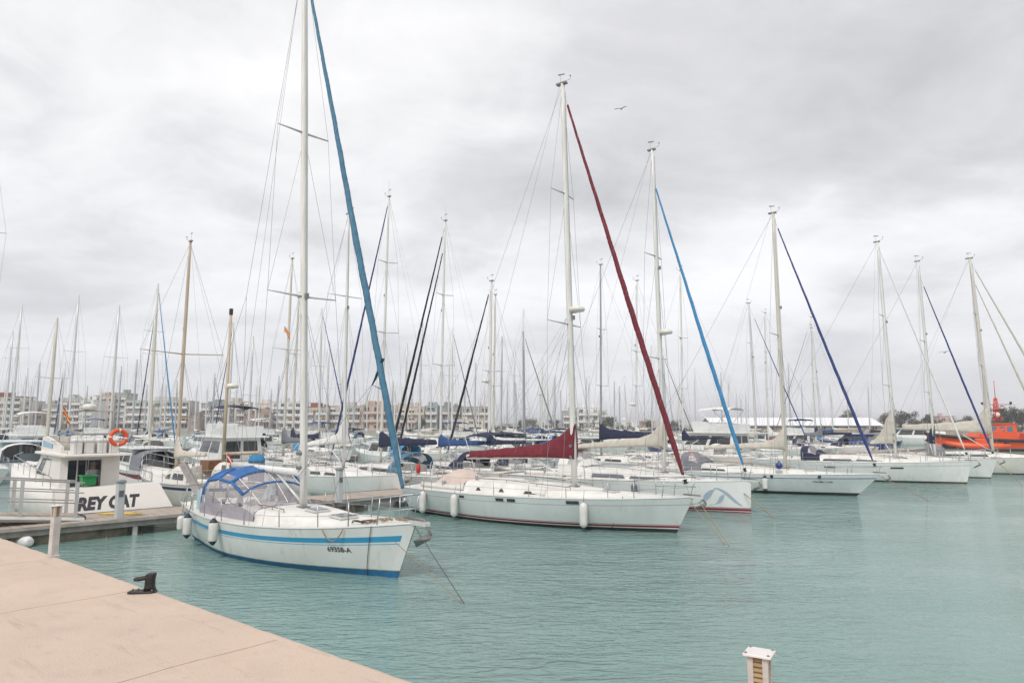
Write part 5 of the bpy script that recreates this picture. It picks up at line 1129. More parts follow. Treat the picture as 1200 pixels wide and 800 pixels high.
# ================================================================== MOTOR BOATS
G3 = 'motor boats among the yachts'
def motorboat(px, Y, head, L, label, style=0, canvas='navy', hull=GEL, stripe=None, group=G3):
    base = PD(px, 500, Y); tries = 0; Yc = Y
    while not free((base.x - math.cos(head) * L * .5, base.y - math.sin(head) * L * .5), head, L) and tries < 30:
        tries += 1; Yc = Y * (1 + .015 * tries * (1 if tries % 2 else -1)); base = PD(px, 500, Yc)
    pos = Vector((base.x - math.cos(head) * L * .5, base.y - math.sin(head) * L * .5, 0)); occ(pos, head, L)
    root = empty('motorboat', pos, head, label, 'motorboat', group); k = L / 10
    h = Hull(L, L * .34, (1.0 * k, 1.1 * k, 1.6 * k), .9 * k, .0, .88, 2.4); b = MB(); gs = [-.3, 0, .15, .5, .8, 1]; ts = [i / 16 for i in range(17)]
    mm = [2, 2 if stripe else 0, 0, 1 if stripe else 0, 0]
    for s_ in (-1, 1): b.loft([[h.pt(t, g_, s_) for g_ in gs] for t in ts], closed=False, mis=mm)
    for i in range(5): b.add([h.pt(0, gs[i], -1), h.pt(0, gs[i], 1), h.pt(0, gs[i + 1], 1), h.pt(0, gs[i + 1], -1)], [(0, 1, 2, 3)], mm[i])
    for i in range(16): b.add([h.pt(ts[i], 1, -1), h.pt(ts[i + 1], 1, -1), h.pt(ts[i + 1], 1, 1), h.pt(ts[i], 1, 1)], [(0, 1, 2, 3)])
    b.build('hull', [hull, stripe or P_NAVY, P_BLK], root)
    z0_ = 1.1 * k; hw = L * .34 * .38
    def house(xa, xb, za, zb_, w0, w1, rf, rb, nm):
        P = [Vector((xa, -w0, za)), Vector((xb, -w0 * .85, za)), Vector((xb, w0 * .85, za)), Vector((xa, w0, za)), Vector((xa + rb, -w1, zb_)), Vector((xb - rf, -w1 * .85, zb_)), Vector((xb - rf, w1 * .85, zb_)), Vector((xa + rb, w1, zb_))]
        b = MB(); b.add(P, [(0, 1, 5, 4), (1, 2, 6, 5), (2, 3, 7, 6), (3, 0, 4, 7), (4, 5, 6, 7)]); o = b.build(nm, hull, root)
        def patch(A, B_, C, D_, u0, u1, v0, v1, nm2='window'):
            f = lambda u, v: A.lerp(B_, u).lerp(D_.lerp(C, u), v); n_ = (B_ - A).cross(D_ - A).normalized() * .015
            m_ = MB(); m_.add([f(u0, v0) + n_, f(u1, v0) + n_, f(u1, v1) + n_, f(u0, v1) + n_], [(0, 1, 2, 3)]); m_.build(nm2, GLASS, o)
        patch(P[0], P[1], P[5], P[4], .06, .46, .35, .85); patch(P[0], P[1], P[5], P[4], .52, .94, .35, .85)
        patch(P[2], P[3], P[7], P[6], .06, .48, .35, .85); patch(P[2], P[3], P[7], P[6], .54, .94, .35, .85)
        patch(P[1], P[2], P[6], P[5], .08, .92, .3, .88); patch(P[3], P[0], P[4], P[7], .12, .48, .1, .85, 'door'); patch(P[3], P[0], P[4], P[7], .55, .9, .4, .85)
        return o
    house(L * .25, L * .72, z0_ - .1, z0_ + 1.25 * k, hw, hw * .86, 1.1 * k, .05, 'cabin')
    b = MB(); b.bbox((L * .42, 0, z0_ + 1.29 * k), (L * .50, hw * 2.05, .09), .03); b.build('roof', hull, root)
    if style == 1:      # flybridge
        b = MB(); zf = z0_ + 1.34 * k
        P = [Vector((L * .24, -hw * .9, zf)), Vector((L * .58, -hw * .75, zf)), Vector((L * .58, hw * .75, zf)), Vector((L * .24, hw * .9, zf)), Vector((L * .24, -hw * .95, zf + .55 * k)), Vector((L * .62, -hw * .7, zf + .75 * k)), Vector((L * .62, hw * .7, zf + .75 * k)), Vector((L * .24, hw * .95, zf + .55 * k))]
        b.add(P, [(0, 1, 5, 4), (1, 2, 6, 5), (2, 3, 7, 6), (3, 0, 4, 7)]); b.build('flybridge', hull, root)
        b = MB(); b.loft([[Vector((L * .28 + q * L * .25, math.cos(math.pi * j / 8) * hw * .85, zf + 1.55 * k + .22 * math.sin(math.pi * j / 8) + .12 * math.sin(math.pi * q))) for j in range(9)] for q in (0, .5, 1)], closed=False); b.build('canopy', SPOT[canvas], root)
        b = MB()
        for s_ in (-1, 1):
            for xx in (.28, .53): b.tube([(L * .40, s_ * hw * .85, zf + .4 * k), (L * xx, s_ * hw * .85, zf + 1.56 * k)], .02, n=4)
        b.build('canopy_frame', STEEL, root)
    else:
        b = MB(); b.tube([(L * .3, -hw * .8, z0_ + 1.3 * k), (L * .28, -hw * .7, z0_ + 1.9 * k), (L * .28, hw * .7, z0_ + 1.9 * k), (L * .3, hw * .8, z0_ + 1.3 * k)], .035, n=5); b.tube([(L * .28, .1, z0_ + 1.9 * k), (L * .27, .1, z0_ + 3.2 * k)], .015, n=4); b.build('radar_arch', GEL, root)
        b = MB(); b.loft([[Vector((L * .03 + q * L * .22, math.cos(math.pi * j / 8) * hw * .98, z0_ - .1 + (1.25 * k + .1 * q) * math.sin(math.pi * j / 8) ** .45)) for j in range(9)] for q in (0, .5, 1)], closed=False); b.build('cockpit_cover', SPOT[canvas], root)
    b = MB(); rail = [h.pt(t, 1, -1, -.06) + Vector((0, 0, .6 * k)) for t in (.45, .6, .75, .88, .97)] + [h.pt(t, 1, 1, -.06) + Vector((0, 0, .6 * k)) for t in (.97, .88, .75, .6, .45)]
    b.tube(rail, .018, n=4)
    for t in (.45, .6, .75, .88, .97):
        for s_ in (-1, 1): q = h.pt(t, 1, s_, -.06); b.tube([q, q + Vector((0, 0, .6 * k))], .014, n=4)
    b.build('bow_rail', STEEL, root)
    return root
motorboat(266, 50, R(132), 11.5, 'white flybridge motor cruiser with dark blue canopy, seen between the wooden masts', 1, 'navy')
motorboat(832, 62, R(134), 12, 'large white motor cruiser with long hard top behind the bright blue furled jib', 1, 'white', stripe=P_NAVY)
motorboat(22, 46, R(130), 10, 'pale blue hulled motor cruiser beside the catamaran bow', 0, 'white', hull=mat('hull_pale_blue', (.55, .64, .68), .3))
motorboat(35, 62, R(134), 11, 'white motor cruiser with upper steering position behind the pale blue hull', 1, 'white')
motorboat(165, 44, R(134), 9, 'low white motorboat with dark red waterline to the side of the catamaran', 0, 'grey', stripe=P_RED)
motorboat(615, 66, R(134), 9, 'small white cabin cruiser under the burgundy boom', 0, 'blue')
motorboat(690, 75, R(-45), 9, 'white cabin cruiser with sky blue cockpit tarpaulin beyond the burgundy sail cover', 0, 'sky')
motorboat(648, 70, R(134), 8.5, 'small open motorboat with pink beige cover behind the burgundy boom', 0, 'pink')
motorboat(452, 62, R(134), 8.5, 'white motorboat with sky blue cockpit cover behind the teal furled jib', 0, 'sky')
motorboat(930, 92, R(134), 10, 'white motor cruiser with navy canopy near the warehouse', 1, 'navy')
motorboat(1000, 100, R(134), 9, 'motorboat with dark blue hull in front of the warehouse end', 0, 'grey', hull=P_NAVY)
motorboat(885, 110, R(134), 9, 'white motorboat with red cover before the long white roof', 0, 'red')
motorboat(1062, 120, R(170), 12, 'white open fishing launch moored by the breakwater', 0, 'white')
motorboat(1182, 100, R(160), 9, 'white launch behind the orange rescue boat', 0, 'white')
motorboat(300, 85, R(134), 10, 'white motor cruiser far back under the terracotta buildings', 1, 'white')
motorboat(110, 90, R(134), 10, 'white flybridge cruiser far behind the catamaran lifebuoy', 1, 'blue')
motorboat(240, 95, R(134), 9, 'distant white motorboat with blue cover behind the flybridge cruiser', 0, 'blue')
motorboat(370, 78, R(134), 9, 'white motorboat with blue cover behind the loose white sail', 1, 'blue')
motorboat(5, 85, R(134), 10, 'distant motor cruiser with navy cover at the far side of the marina', 0, 'navy')
motorboat(530, 84, R(134), 9, 'distant white motorboat with blue canopy beyond the two black furled headsails', 1, 'blue')
lbf = empty('lifebuoy', PD(808, 538, 44), R(-40), 'faded pink lifebuoy hanging on a rail beyond the bright blue striped stern', 'lifebuoy')
b = MB(); b.torus((0, 0, 0), .42, .13, axis=(.3, -1, 0), n=26, k=8, mis=lambda i, j: 1 if i % 7 == 0 else 0); b.build('ring', [PINKB, WHITEC], lbf)
b = MB(); b.tube([(0, 0, .42), (0, .2, .9)], .02, n=4); b.tube([(0, .2, -1.5), (0, .2, 1.0)], .03, n=5); b.build('hanger', STEEL, lbf)

# orange rescue boat at the far right
rp = PD(1190, 500, 95); rb_ = empty('rescue_boat', (rp.x - 3, rp.y, 0), R(172), 'bright orange rescue vessel with wheelhouse and red lattice mast', 'rescue boat'); occ((rp.x - 3, rp.y), R(172), 14, 5)
h = Hull(14.5, 4.6, (1.5, 1.5, 2.3), .9, .1, .85, 2.3); b = MB(); gs = [-.2, 0, .25, .6, 1]; ts = [i / 18 for i in range(19)]
LO = -6.5
def sh(v): return Vector((v.x + LO, v.y, v.z))
for s_ in (-1, 1): b.loft([[sh(h.pt(t, g_, s_)) for g_ in gs] for t in ts], closed=False, mis=[1, 1, 0, 0])
for i in range(4): b.add([sh(h.pt(0, gs[i], q)) if k_ == 0 else sh(h.pt(0, gs[i + 1], q)) for k_, q in ((0, -1), (0, 1), (1, 1), (1, -1))], [(0, 1, 2, 3)], 1 if i < 2 else 0)
for i in range(18): b.add([sh(h.pt(ts[i], .93, -1)), sh(h.pt(ts[i + 1], .93, -1)), sh(h.pt(ts[i + 1], .93, 1)), sh(h.pt(ts[i], .93, 1))], [(0, 1, 2, 3)])
b.build('hull', [RORANGE, P_BLK], rb_)
b = MB()
for s_ in (-1, 1): b.tube([sh(h.pt(t, 1, s_, .05)) for t in ts], .2, n=8)
b.build('rubber_fender', BLACK, rb_)
b = MB(); P = [Vector(q) for q in ((-2.2, -1.7, 1.5), (3.0, -1.6, 1.7), (3.0, 1.6, 1.7), (-2.2, 1.7, 1.5), (-2.0, -1.5, 3.6), (1.9, -1.35, 3.6), (1.9, 1.35, 3.6), (-2.0, 1.5, 3.6))]
b.add(P, [(0, 1, 5, 4), (1, 2, 6, 5), (2, 3, 7, 6), (3, 0, 4, 7), (4, 5, 6, 7)]); wh = b.build('wheelhouse', RORANGE, rb_)
for s_, A, B_, C, D_ in ((0, P[0], P[1], P[5], P[4]), (1, P[2], P[3], P[7], P[6])):
    for u0 in ((.08, .30, .54, .78) if s_ == 0 else (.04, .26, .50, .72)):
        f = lambda u, v: A.lerp(B_, u).lerp(D_.lerp(C, u), v); n_ = (B_ - A).cross(D_ - A).normalized() * .02
        m_ = MB(); m_.add([f(u0, .5) + n_, f(u0 + .16, .5) + n_, f(u0 + .16, .86) + n_, f(u0, .86) + n_], [(0, 1, 2, 3)]); m_.build('window', mat('blue_glass', (.10, .16, .24), .15), wh)
b = MB(); b.bbox((0, 0, 3.66), (4.3, 3.2, .12), .04); b.build('wheelhouse_roof', RORANGE, rb_)
b = MB()
for sx in (-1, 1):
    for sy in (-1, 1): b.tube([(-.5 + sx * .35, sy * .35, 4.0), (-.5 + sx * .12, sy * .12, 7.2)], .06, n=5)
for k in range(6): z_ = 4.3 + k * .5; r_ = .35 - .23 * (z_ - 4) / 3.2; b.tube([(-.5 - r_, -r_, z_), (-.5 + r_, r_, z_ + .35)], .035, n=4); b.tube([(-.5 + r_, -r_, z_), (-.5 - r_, r_, z_ + .35)], .035, n=4)
b.tube([(-.5, 0, 7.0), (-.5, 0, 9.6)], .045, n=5); b.tube([(-2.5, 0, 6.3), (1.3, 0, 6.3)], .05, n=5); b.bbox((-.5, 0, 5.6), (1.0, .9, .12), .03)
ma_ = b.build('lattice_mast', mat('mast_red', (.62, .04, .02), .45), rb_)
b = MB(); b.ball((-.5, .1, 4.9), .38, 10); b.lathe([(.05, -.02), (.5, .02), (.5, .18), (.05, .22)], c=(.3, 0, 5.0), n=12); b.bbox((-.9, 0, 5.85), (.5, 1.4, .16), .04); b.build('radar', GEL, rb_)
b = MB(); b.lathe([(.1, 0), (.16, .05), (.16, .3), (.05, .35)], c=(-2.4, 0, 6.35), n=8); b.lathe([(.1, 0), (.14, .05), (.14, .25), (.05, .3)], c=(1.25, 0, 6.35), n=8); b.build('mast_lamp', BLACK, rb_)
b = MB()
for s_ in (-1, 1):
    rl = [sh(h.pt(t, 1, s_, -.15)) + Vector((0, 0, 1.0)) for t in (.0, .15, .3, .6, .75, .9, .99)]; b.tube(rl, .035, n=4)
    for q in rl: b.tube([q, q - Vector((0, 0, 1.0))], .03, n=4)
b.build('deck_rail', RORANGE, rb_)
b = MB(); b.bbox((-4.8, 0, 2.0), (2.4, 2.2, 1.0), .1); b.build('aft_locker', RORANGE, rb_)
# its inflatable tender, lying ahead of it
tp = PD(1142, 500, 90); td = empty('inflatable_tender', (tp.x, tp.y, 0), R(168), 'orange inflatable tender with black bow beside the rescue vessel', 'inflatable boat'); occ((tp.x - 3, tp.y), R(168), 7)
b = MB(); ring = []
for s_ in (-1, 1): b.tube([(-3.4, s_ * 1.15, .75), (0, s_ * 1.2, .75), (2, s_ * 1.0, .85), (3.1, s_ * .45, 1.0), (3.5, 0, 1.1)], [.36, .38, .38, .34, .3], n=10, mi=0)
b.build('tubes', RORANGE, td); b = MB(); b.box((-.3, 0, .55), (6, 1.9, .3)); b.tube([(2.6, -.8, .7), (3.7, 0, .85), (2.6, .8, .7)], .3, n=8); b.build('floor_and_bow', BLACK, td)
b = MB(); b.bbox((-.6, 0, 1.2), (1.3, .8, 1.1), .1); b.build('console', RORANGE, td); b = MB(); b.bbox((-3.6, 0, 1.2), (.5, .5, 1.0), .1); b.build('outboard', BLACK, td)

# ================================================================== THE FURTHER MASTS
FAR = [  # topx, topy, basex, distance, bow, spreader row(s), mast, cover, stay, words
 (22, 357, 13, 62, 'L', (408,), 'a', 'white', None, 'leaning aluminium mast beside the picture edge, above the catamaran bow'),
 (8, 388, 5, 80, 'L', (420,), 'a', 'navy', None, 'short grey mast near the picture edge with navy sail cover'),
 (63, 372, 56, 60, 'L', (443,), 'c', 'cream', None, 'thick cream mast rising behind the catamaran flybridge panel'),
 (90, 346, 80, 70, 'L', (412,), 'a', 'blue', None, 'tall thin leaning mast with wide pale spreaders behind the catamaran'),
 (46, 425, 41, 100, 'R', (), 'g', 'white', None, 'thin short mast with two dark stays behind the catamaran cabin'),
 (28, 431, 26, 105, 'L', (), 'a', 'navy', None, 'short far mast between the two tallest at the picture edge'),
 (72, 424, 70, 95, 'L', (), 'w', 'blue', 'blue', 'far mast with blue furled jib behind the catamaran flag'),
 (135, 358, 129, 66, 'L', (419,), 'a', 'white', None, 'slender mast above the orange lifebuoy'),
 (138, 429, 137, 110, 'L', (), 'g', 'navy', None, 'short far mast just beside the lifebuoy'),
 (157, 421, 155, 105, 'L', (), 'g', 'white', None, 'thin far mast halfway between lifebuoy and blue furled jib'),
 (184, 332, 176, 52, 'R', (388,), 'c', 'white', 'sky', 'thick pale mast with bright blue furled jib, seen over the catamaran stern'),
 (178, 363, 173, 60, 'L', (415,), 'w', 'navy', 'navy', 'pale mast with thin navy furled jib leaning across it'),
 (188, 441, 187, 125, 'L', (), 'a', 'blue', None, 'small far mast right of the thick pale mast'),
 (206, 446, 205, 120, 'R', (), 'g', 'white', None, 'small dark far mast left of the tall wooden mast'),
 (273, 378, 267, 78, 'L', (460,), 'a', 'blue', 'blue', 'thin grey mast right behind the shorter wooden mast'),
 (294, 394, 291, 74, 'L', (463,), 'a', 'navy', None, 'pale mast with a radar dome between the wooden masts and the nearest mast'),
 (251, 437, 249, 95, 'R', (), 'g', 'cream', 'grey', 'far mast seen between the two wooden masts'),
 (276, 446, 275, 105, 'L', (), 'a', 'white', None, 'small far mast with slim spreader beyond the flybridge cruiser'),
 (317, 455, 316, 130, 'L', (), 'g', 'navy', None, 'tiny far mast in front of the white balconied block'),
 (374, 361, 374, 64, 'R', (429,), 'a', 'navy', 'blue', 'thin mast with blue furled jib just right of the nearest mast'),
 (384, 400, 382, 85, 'L', (455,), 'a', 'blue', None, 'grey far mast beneath the first wide spreader'),
 (400, 434, 398, 88, 'L', (), 'w', 'cream', None, 'white far mast topped by a small radar left of the loose white sail mast'),
 (443, 440, 442, 90, 'L', (), 'a', 'white', None, 'far mast hidden beside the navy cover'),
 (475, 402, 474, 76, 'L', (455,), 'a', 'white', None, 'pale far mast crossed by the black furled headsails'),
 (488, 374, 491, 68, 'L', (428,), 'a', 'cream', 'white', 'slender mast between the two black headsails and their own mast'),
 (531, 384, 530, 72, 'R', (440,), 'w', 'white', 'grey', 'white mast with dark striped furled jib crossing the thick black one'),
 (526, 408, 525, 92, 'L', (465,), 'a', 'navy', None, 'small pale mast beside the one with the dark striped jib'),
 (556, 425, 556, 100, 'L', (), 'g', 'white', None, 'faint far mast behind the thick black furled jib'),
 (586, 394, 587, 78, 'L', (435,), 'g', 'navy', None, 'blue grey mast right of the two white domes'),
 (602, 409, 602, 82, 'L', (440,), 'a', 'white', None, 'pale far mast with horizontal spreader above the burgundy boom end'),
 (612, 362, 612, 98, 'L', (), 'a', 'blue', None, 'very thin mast with tall whip aerial over the burgundy boom'),
 (607, 448, 605, 115, 'R', (), 'g', 'white', None, 'short far mast leaning beside the whip aerial'),
 (620, 388, 615, 74, 'R', (), 'd', 'navy', 'grey', 'dark grey leaning mast over the middle of the burgundy cover'),
 (635, 418, 635, 68, 'L', (462,), 'w', 'blue', None, 'white mast with radar bracket and blue pennant above the burgundy cover'),
 (650, 440, 650, 120, 'L', (), 'g', 'white', None, 'faint short mast left of the burgundy flare'),
 (690, 440, 690, 125, 'L', (), 'a', 'white', None, 'faint far mast in front of the white tower block'),
 (762, 405, 764, 86, 'L', (), 'a', 'cream', None, 'cream far mast under the burgundy furled jib'),
 (782, 416, 781, 90, 'R', (), 'g', 'navy', 'grey', 'far mast with dark furled jib leaning right below the radar dome'),
 (815, 430, 815, 118, 'L', (), 'a', 'white', None, 'faint mast left of the lower end of the bright blue jib'),
 (924, 425, 926, 120, 'L', (), 'g', 'white', None, 'faint mast right of the cream mast over the warehouse'),
 (975, 440, 976, 122, 'R', (), 'a', 'blue', None, 'faint short mast beside the round tree'),
 (1018, 444, 1019, 118, 'L', (), 'a', 'navy', None, 'faint mast before the warehouse gable'),
 (12, 448, 11, 130, 'L', (), 'g', 'blue', None, 'tiny far mast under the red roofed block'),
 (34, 444, 33, 140, 'R', (), 'a', 'white', None, 'tiny far mast between the edge block and the brown house'),
 (100, 452, 99, 140, 'L', (), 'g', 'navy', None, 'tiny far mast before the pale glass block'),
 (117, 449, 116, 140, 'R', (), 'a', 'white', None, 'tiny far mast before the stepped pink block'),
 (170, 450, 169, 145, 'L', (), 'g', 'blue', None, 'tiny far mast before the long grid fronted block'),
 (230, 446, 228, 130, 'L', (), 'a', 'white', None, 'tiny far mast right of the tall wooden mast'),
 (300, 444, 299, 135, 'R', (), 'a', 'blue', None, 'tiny far mast before the terracotta pair'),
 (325, 440, 324, 125, 'L', (), 'g', 'white', None, 'small far mast left of the flag mast'),
 (360, 436, 360, 120, 'R', (), 'a', 'white', None, 'small far mast hidden beside the nearest mast'),
 (415, 445, 414, 130, 'L', (), 'g', 'navy', None, 'tiny far mast before the salmon block'),
 (430, 452, 430, 140, 'R', (), 'a', 'white', None, 'tiny far mast by the salmon balconies'),
 (460, 446, 459, 125, 'L', (), 'g', 'blue', None, 'tiny far mast right of the teal jib'),
 (505, 438, 505, 120, 'R', (), 'a', 'white', None, 'small far mast before the teal glass block'),
 (545, 446, 544, 130, 'L', (), 'g', 'navy', None, 'tiny far mast before the brown hotel'),
 (568, 450, 568, 140, 'R', (), 'a', 'white', None, 'tiny far mast beside the hotel end'),
 (594, 447, 594, 135, 'L', (), 'g', 'white', None, 'tiny far mast over the low trees'),
 (672, 452, 672, 150, 'R', (), 'a', 'blue', None, 'tiny far mast by the white tower'),
 (720, 446, 720, 125, 'L', (), 'g', 'white', None, 'small far mast right of the dark grey mast'),
 (735, 440, 734, 110, 'R', (), 'a', 'navy', None, 'small far mast before the low white house'),
 (845, 436, 846, 115, 'L', (), 'g', 'cream', None, 'small far mast at the near end of the white roof'),
 (865, 452, 865, 150, 'R', (), 'a', 'white', None, 'tiny far mast over the white roof'),
 (940, 450, 941, 150, 'L', (), 'g', 'white', None, 'tiny far mast over the middle of the warehouse'),
]
MM = {'a': ALU, 'w': ALUW, 'g': mat('mast_blue_grey', (.42, .45, .48), .5), 'c': ALUC, 'd': ALUD}
for i, (tx, ty, bx, Y, bw, sp, m_, cv, stc, words) in enumerate(FAR):
    k = dict(sp=[(q, .95) for q in sp] or None, mastm=MM[m_], cover=cv, boomlen=3.6, seed=i, rake=.015, dh=(i * 37 % 11) - 5, cover_h=.34, flare=.3)
    if stc: k['stay'] = (stc, .065 if Y < 80 else .075, .05)
    if tx == 294: k['radar_y'] = 474
    if tx == 635: k['radar_y'] = 463
    if tx == 400: k['radar_y'] = 450
    hoods = (None, ('navy', .6, 1.3), ('blue', .6, 1.3), None, ('white', .6, 1.3), ('sky', .6, 1.2), None)[i % 7]
    if hoods: k['hood'] = hoods
    if i % 5 == 2: k['bands'] = [(.7, .8, P_NAVY)]
    if i % 5 == 4: k['bands'] = [(.1, .2, P_RED)]
    if i % 9 == 5: k['hull'] = MATS['hull_navy']
    if i % 4 == 1: k['bimini'] = (('navy', 'cream', 'blue', 'grey')[i % 3], 1.9)
    if i % 6 == 3: k['cabin_h'] = .62
    mast_boat(tx, ty, bx, Y, bw, words if len(words.split()) <= 16 else ' '.join(words.split()[:16]), None, lod=2, **k)
rnd = random.Random(21)
for i in range(28):
    px = rnd.uniform(0, 830) if i % 6 else rnd.uniform(850, 1000); ty = rnd.uniform(436, 462)
    mast_boat(px + (600 - px) * .006, ty, px, rnd.uniform(105, 185), 'LR'[i % 2], 'small distant sailboat with a thin mast, lost in the crowd far across the marina', 'distant sailboats far across the marina', lod=2,
              mastm=(ALU, MM['g'], ALUW)[i % 3], cover=('white', 'navy', 'cream', 'blue')[i % 4], boomlen=3.4, cover_h=.34, flare=.3, rake=rnd.uniform(0, .03), dh=rnd.uniform(-6, 6))
for u0, v0, lb in ((38, 58.5, 'far board walkway between the second and third rows of yachts'), (45, 92, 'farthest board walkway among the most distant yachts')):
    r_ = pontoon(lb, u0 - 60, u0 + 55, v0, v0 + 2.4)

# ================================================================== BUILDINGS ON THE FAR SHORE
def bmat(c):
    a_ = sum(c) / 3; c = tuple(min(.78, (q * .68 + a_ * .32) * 1.18) for q in c); return mat('wall_%d_%d_%d' % tuple(int(q * 100) for q in c), c, .9, var=.12, vscale=.15)
WIN = mat('dark_pane', (.055, .06, .07), .25); WINB = mat('blind_window', (.33, .32, .30), .6); BALC = mat('balcony_white', (.70, .68, .64), .8); AWN = [mat('awning_' + n_, c_, .9) for n_, c_ in (('ochre', (.50, .30, .12)), ('green', (.12, .25, .16)), ('cream', (.60, .55, .45)))]  # even dark tone for bare panes, paler tone where blinds are down
def building(x0, x1, ytop, label, wall, Y=300, floors=None, style='grid', roof=None, base=1.1, depth=14, cat='building', name='apartment_building', win=WIN, slab=BALC, pent=0.35):
    A = PD(x0, 500, Y); B_ = PD(x1, 500, Y); top = PD((x0 + x1) / 2, ytop, Y).z; wd = B_.x - A.x; hh = top - base; rnd = random.Random(int(x0 * 7))
    root = empty(name, (A.x + wd / 2, Y, base), math.atan2(-A.x - wd / 2, Y) * .35, label, cat); fl = floors or max(1, round(hh / 3.0)); fh = hh / fl; dp = depth
    b = MB(); b.box((0, dp / 2, hh / 2), (wd, dp, hh)); b.build('walls', bmat(wall), root)
    b = MB(); b.box((0, dp / 2, hh + .2), (wd + .3, dp + .3, .4)); 
    if pent: b.box((wd * rnd.uniform(-.25, .25), dp / 2, hh + 1.2), (wd * pent * rnd.uniform(.4, 1), dp * .5, 1.8)); b.box((wd * rnd.uniform(-.35, .35), dp * .4, hh + 1.2), (1.6, 1.6, 1.8))
    for _ in range(int(wd / 2.5)):
        xx = rnd.uniform(-.46, .46) * wd; yy = rnd.uniform(.1, .7) * dp
        if rnd.random() < .45: b.box((xx, yy, hh + .4 + .5), (rnd.uniform(.8, 2), 1.2, rnd.uniform(.8, 1.6)))
        else: b.tube([(xx, yy, hh), (xx, yy, hh + rnd.uniform(2, 4.2))], .05, n=3); b.box((xx, yy, hh + 2.1), (1.1, .06, .06))
    b.build('roof', roof or bmat(tuple(q * .9 for q in wall)), root)
    bays = max(1, round(wd / 3.6)); 
    while bays * fl > 96: bays -= 1
    bw = wd / bays; proto = {}
    for f_ in range(fl):
        for k in range(bays):
            kind = 0 if (style != 'mixed' or (k + f_) % 3) else 1
            ww = bw * (.62 if style == 'grid' else .5); wh = fh * (.58 if style != 'small' else .4)
            key = (round(ww, 2), rnd.random() < .3, rnd.choice((None,) * 11 + (0, 1, 2)))
            if key not in proto:
                m_ = MB(); m_.box((0, -.05, 0), (ww, .16, wh)); m_.box((0, -.14, 0), (.09, .04, wh), mi=1); m_.box((0, -.14, -wh / 2), (ww + .2, .1, .1), mi=1)
                if key[2] is not None: m_.add([(-ww / 2, -.1, wh * .5), (ww / 2, -.1, wh * .5), (ww / 2, -.9, wh * .12), (-ww / 2, -.9, wh * .12)], [(0, 1, 2, 3)], 2)
                proto[key] = m_.build('window', [WINB if key[1] else win, slab, AWN[key[2] or 0]], root); o = proto[key]
            else: o = copy_mesh(proto[key], root)
            o.location = (-wd / 2 + (k + .5) * bw, 0, (f_ + .52) * fh)
    if style in ('grid', 'mixed', 'balcony'):
        pb = None
        for f_ in range(1, fl):
            for s0, s1 in (((-.48, .48),) if style == 'balcony' else ((-.46, -.06), (.06, .46))):
                w_ = wd * (s1 - s0)
                m_ = MB(); m_.box((0, -.6, 0), (w_, 1.2, .16)); m_.box((0, -1.15, .5), (w_, .08, .9)); 
                for q in (-.5, -.25, 0, .25, .5): m_.box((q * w_ * .99, -.6, .9), (.14, 1.2, 1.9 if style != 'balcony' else .9))
                o = m_.build('balcony', slab if style != 'balcony' else bmat(tuple(min(.8, q * 1.12) for q in wall)), root); o.location = (wd * (s0 + s1) / 2, 0, f_ * fh)
    return root
C = building
C(-30, 20, 465, 'cream block with red roof band and dark floors at the picture edge', (.55, .50, .43), 290, style='balcony', roof=mat('red_tiles', (.30, .09, .06), .9, var=.3))
C(22, 33, 470, 'narrow cream block joined to the red roofed one', (.58, .53, .46), 296)
C(33, 48, 484, 'low terracotta house between cream and grey blocks', (.38, .24, .17), 300, style='small')
C(49, 66, 474, 'slim grey block behind the thick cream mast', (.42, .41, .40), 305)
C(67, 92, 467, 'pale green glassy block behind the catamaran flag', (.42, .46, .43), 310, style='grid')
C(93, 107, 469, 'white block with two dark upper windows', (.66, .64, .60), 298, style='mixed')
C(108, 131, 464, 'stepped pinkish beige block above the flybridge', (.50, .41, .33), 318, style='small')
C(134, 146, 461, 'narrow green topped tower above the lifebuoy', (.30, .36, .31), 322)
C(147, 219, 470, 'long pale block with a regular grid of windows behind the blue furled jib', (.52, .49, .44), 300, style='grid')
C(221, 233, 488, 'low brown house beside the tall wooden mast', (.30, .22, .17), 290, style='small')
C(235, 261, 473, 'dark green grey block with scaffold like grid', (.27, .29, .28), 300, style='grid')
C(262, 286, 471, 'cream and pink block behind the shorter wooden mast', (.55, .46, .38), 310, style='mixed')
C(287, 297, 486, 'small rust brown block before the cream gable', (.34, .20, .14), 292, style='small')
C(298, 317, 473, 'blank cream gable above the terracotta block', (.60, .54, .46), 320, style='small', floors=2)
C(298, 316, 484, 'terracotta block with white window frames under the cream gable', (.40, .25, .18), 292, style='mixed')
C(318, 352, 471, 'bright white block with long balconies left of the nearest mast', (.66, .65, .62), 300, style='balcony')
C(353, 384, 477, 'grey block with dull red roof edge right of the nearest mast', (.42, .41, .39), 304, style='grid', roof=MATS['red_tiles'])
C(385, 423, 476, 'beige block with tall windows behind the loose white sail', (.50, .45, .38), 308, style='mixed')
C(424, 458, 475, 'salmon block with white balconies behind the navy sail cover', (.52, .35, .26), 296, style='balcony')
C(459, 476, 477, 'pale pink block crossed by the teal furled jib', (.55, .44, .36), 302, style='grid')
C(477, 497, 477, 'orange beige block with curved looking balconies', (.55, .42, .31), 298, style='balcony')
C(498, 512, 476, 'teal glass block between beige and dark grey ones', (.26, .38, .38), 300, style='grid')
C(514, 540, 476, 'dark grey block behind the blue sail cover', (.26, .27, .27), 310, style='grid')
C(541, 573, 477, 'brown beige hotel with rows of dark loggias', (.42, .34, .29), 300, style='grid', pent=0)
C(538, 566, 492, 'low cream house with arched looking windows before the hotel', (.62, .54, .45), 270, style='small', cat='house', name='house', floors=2, pent=0)
C(660, 676, 482, 'grey block beside the white tower', (.38, .39, .40), 330, style='grid')
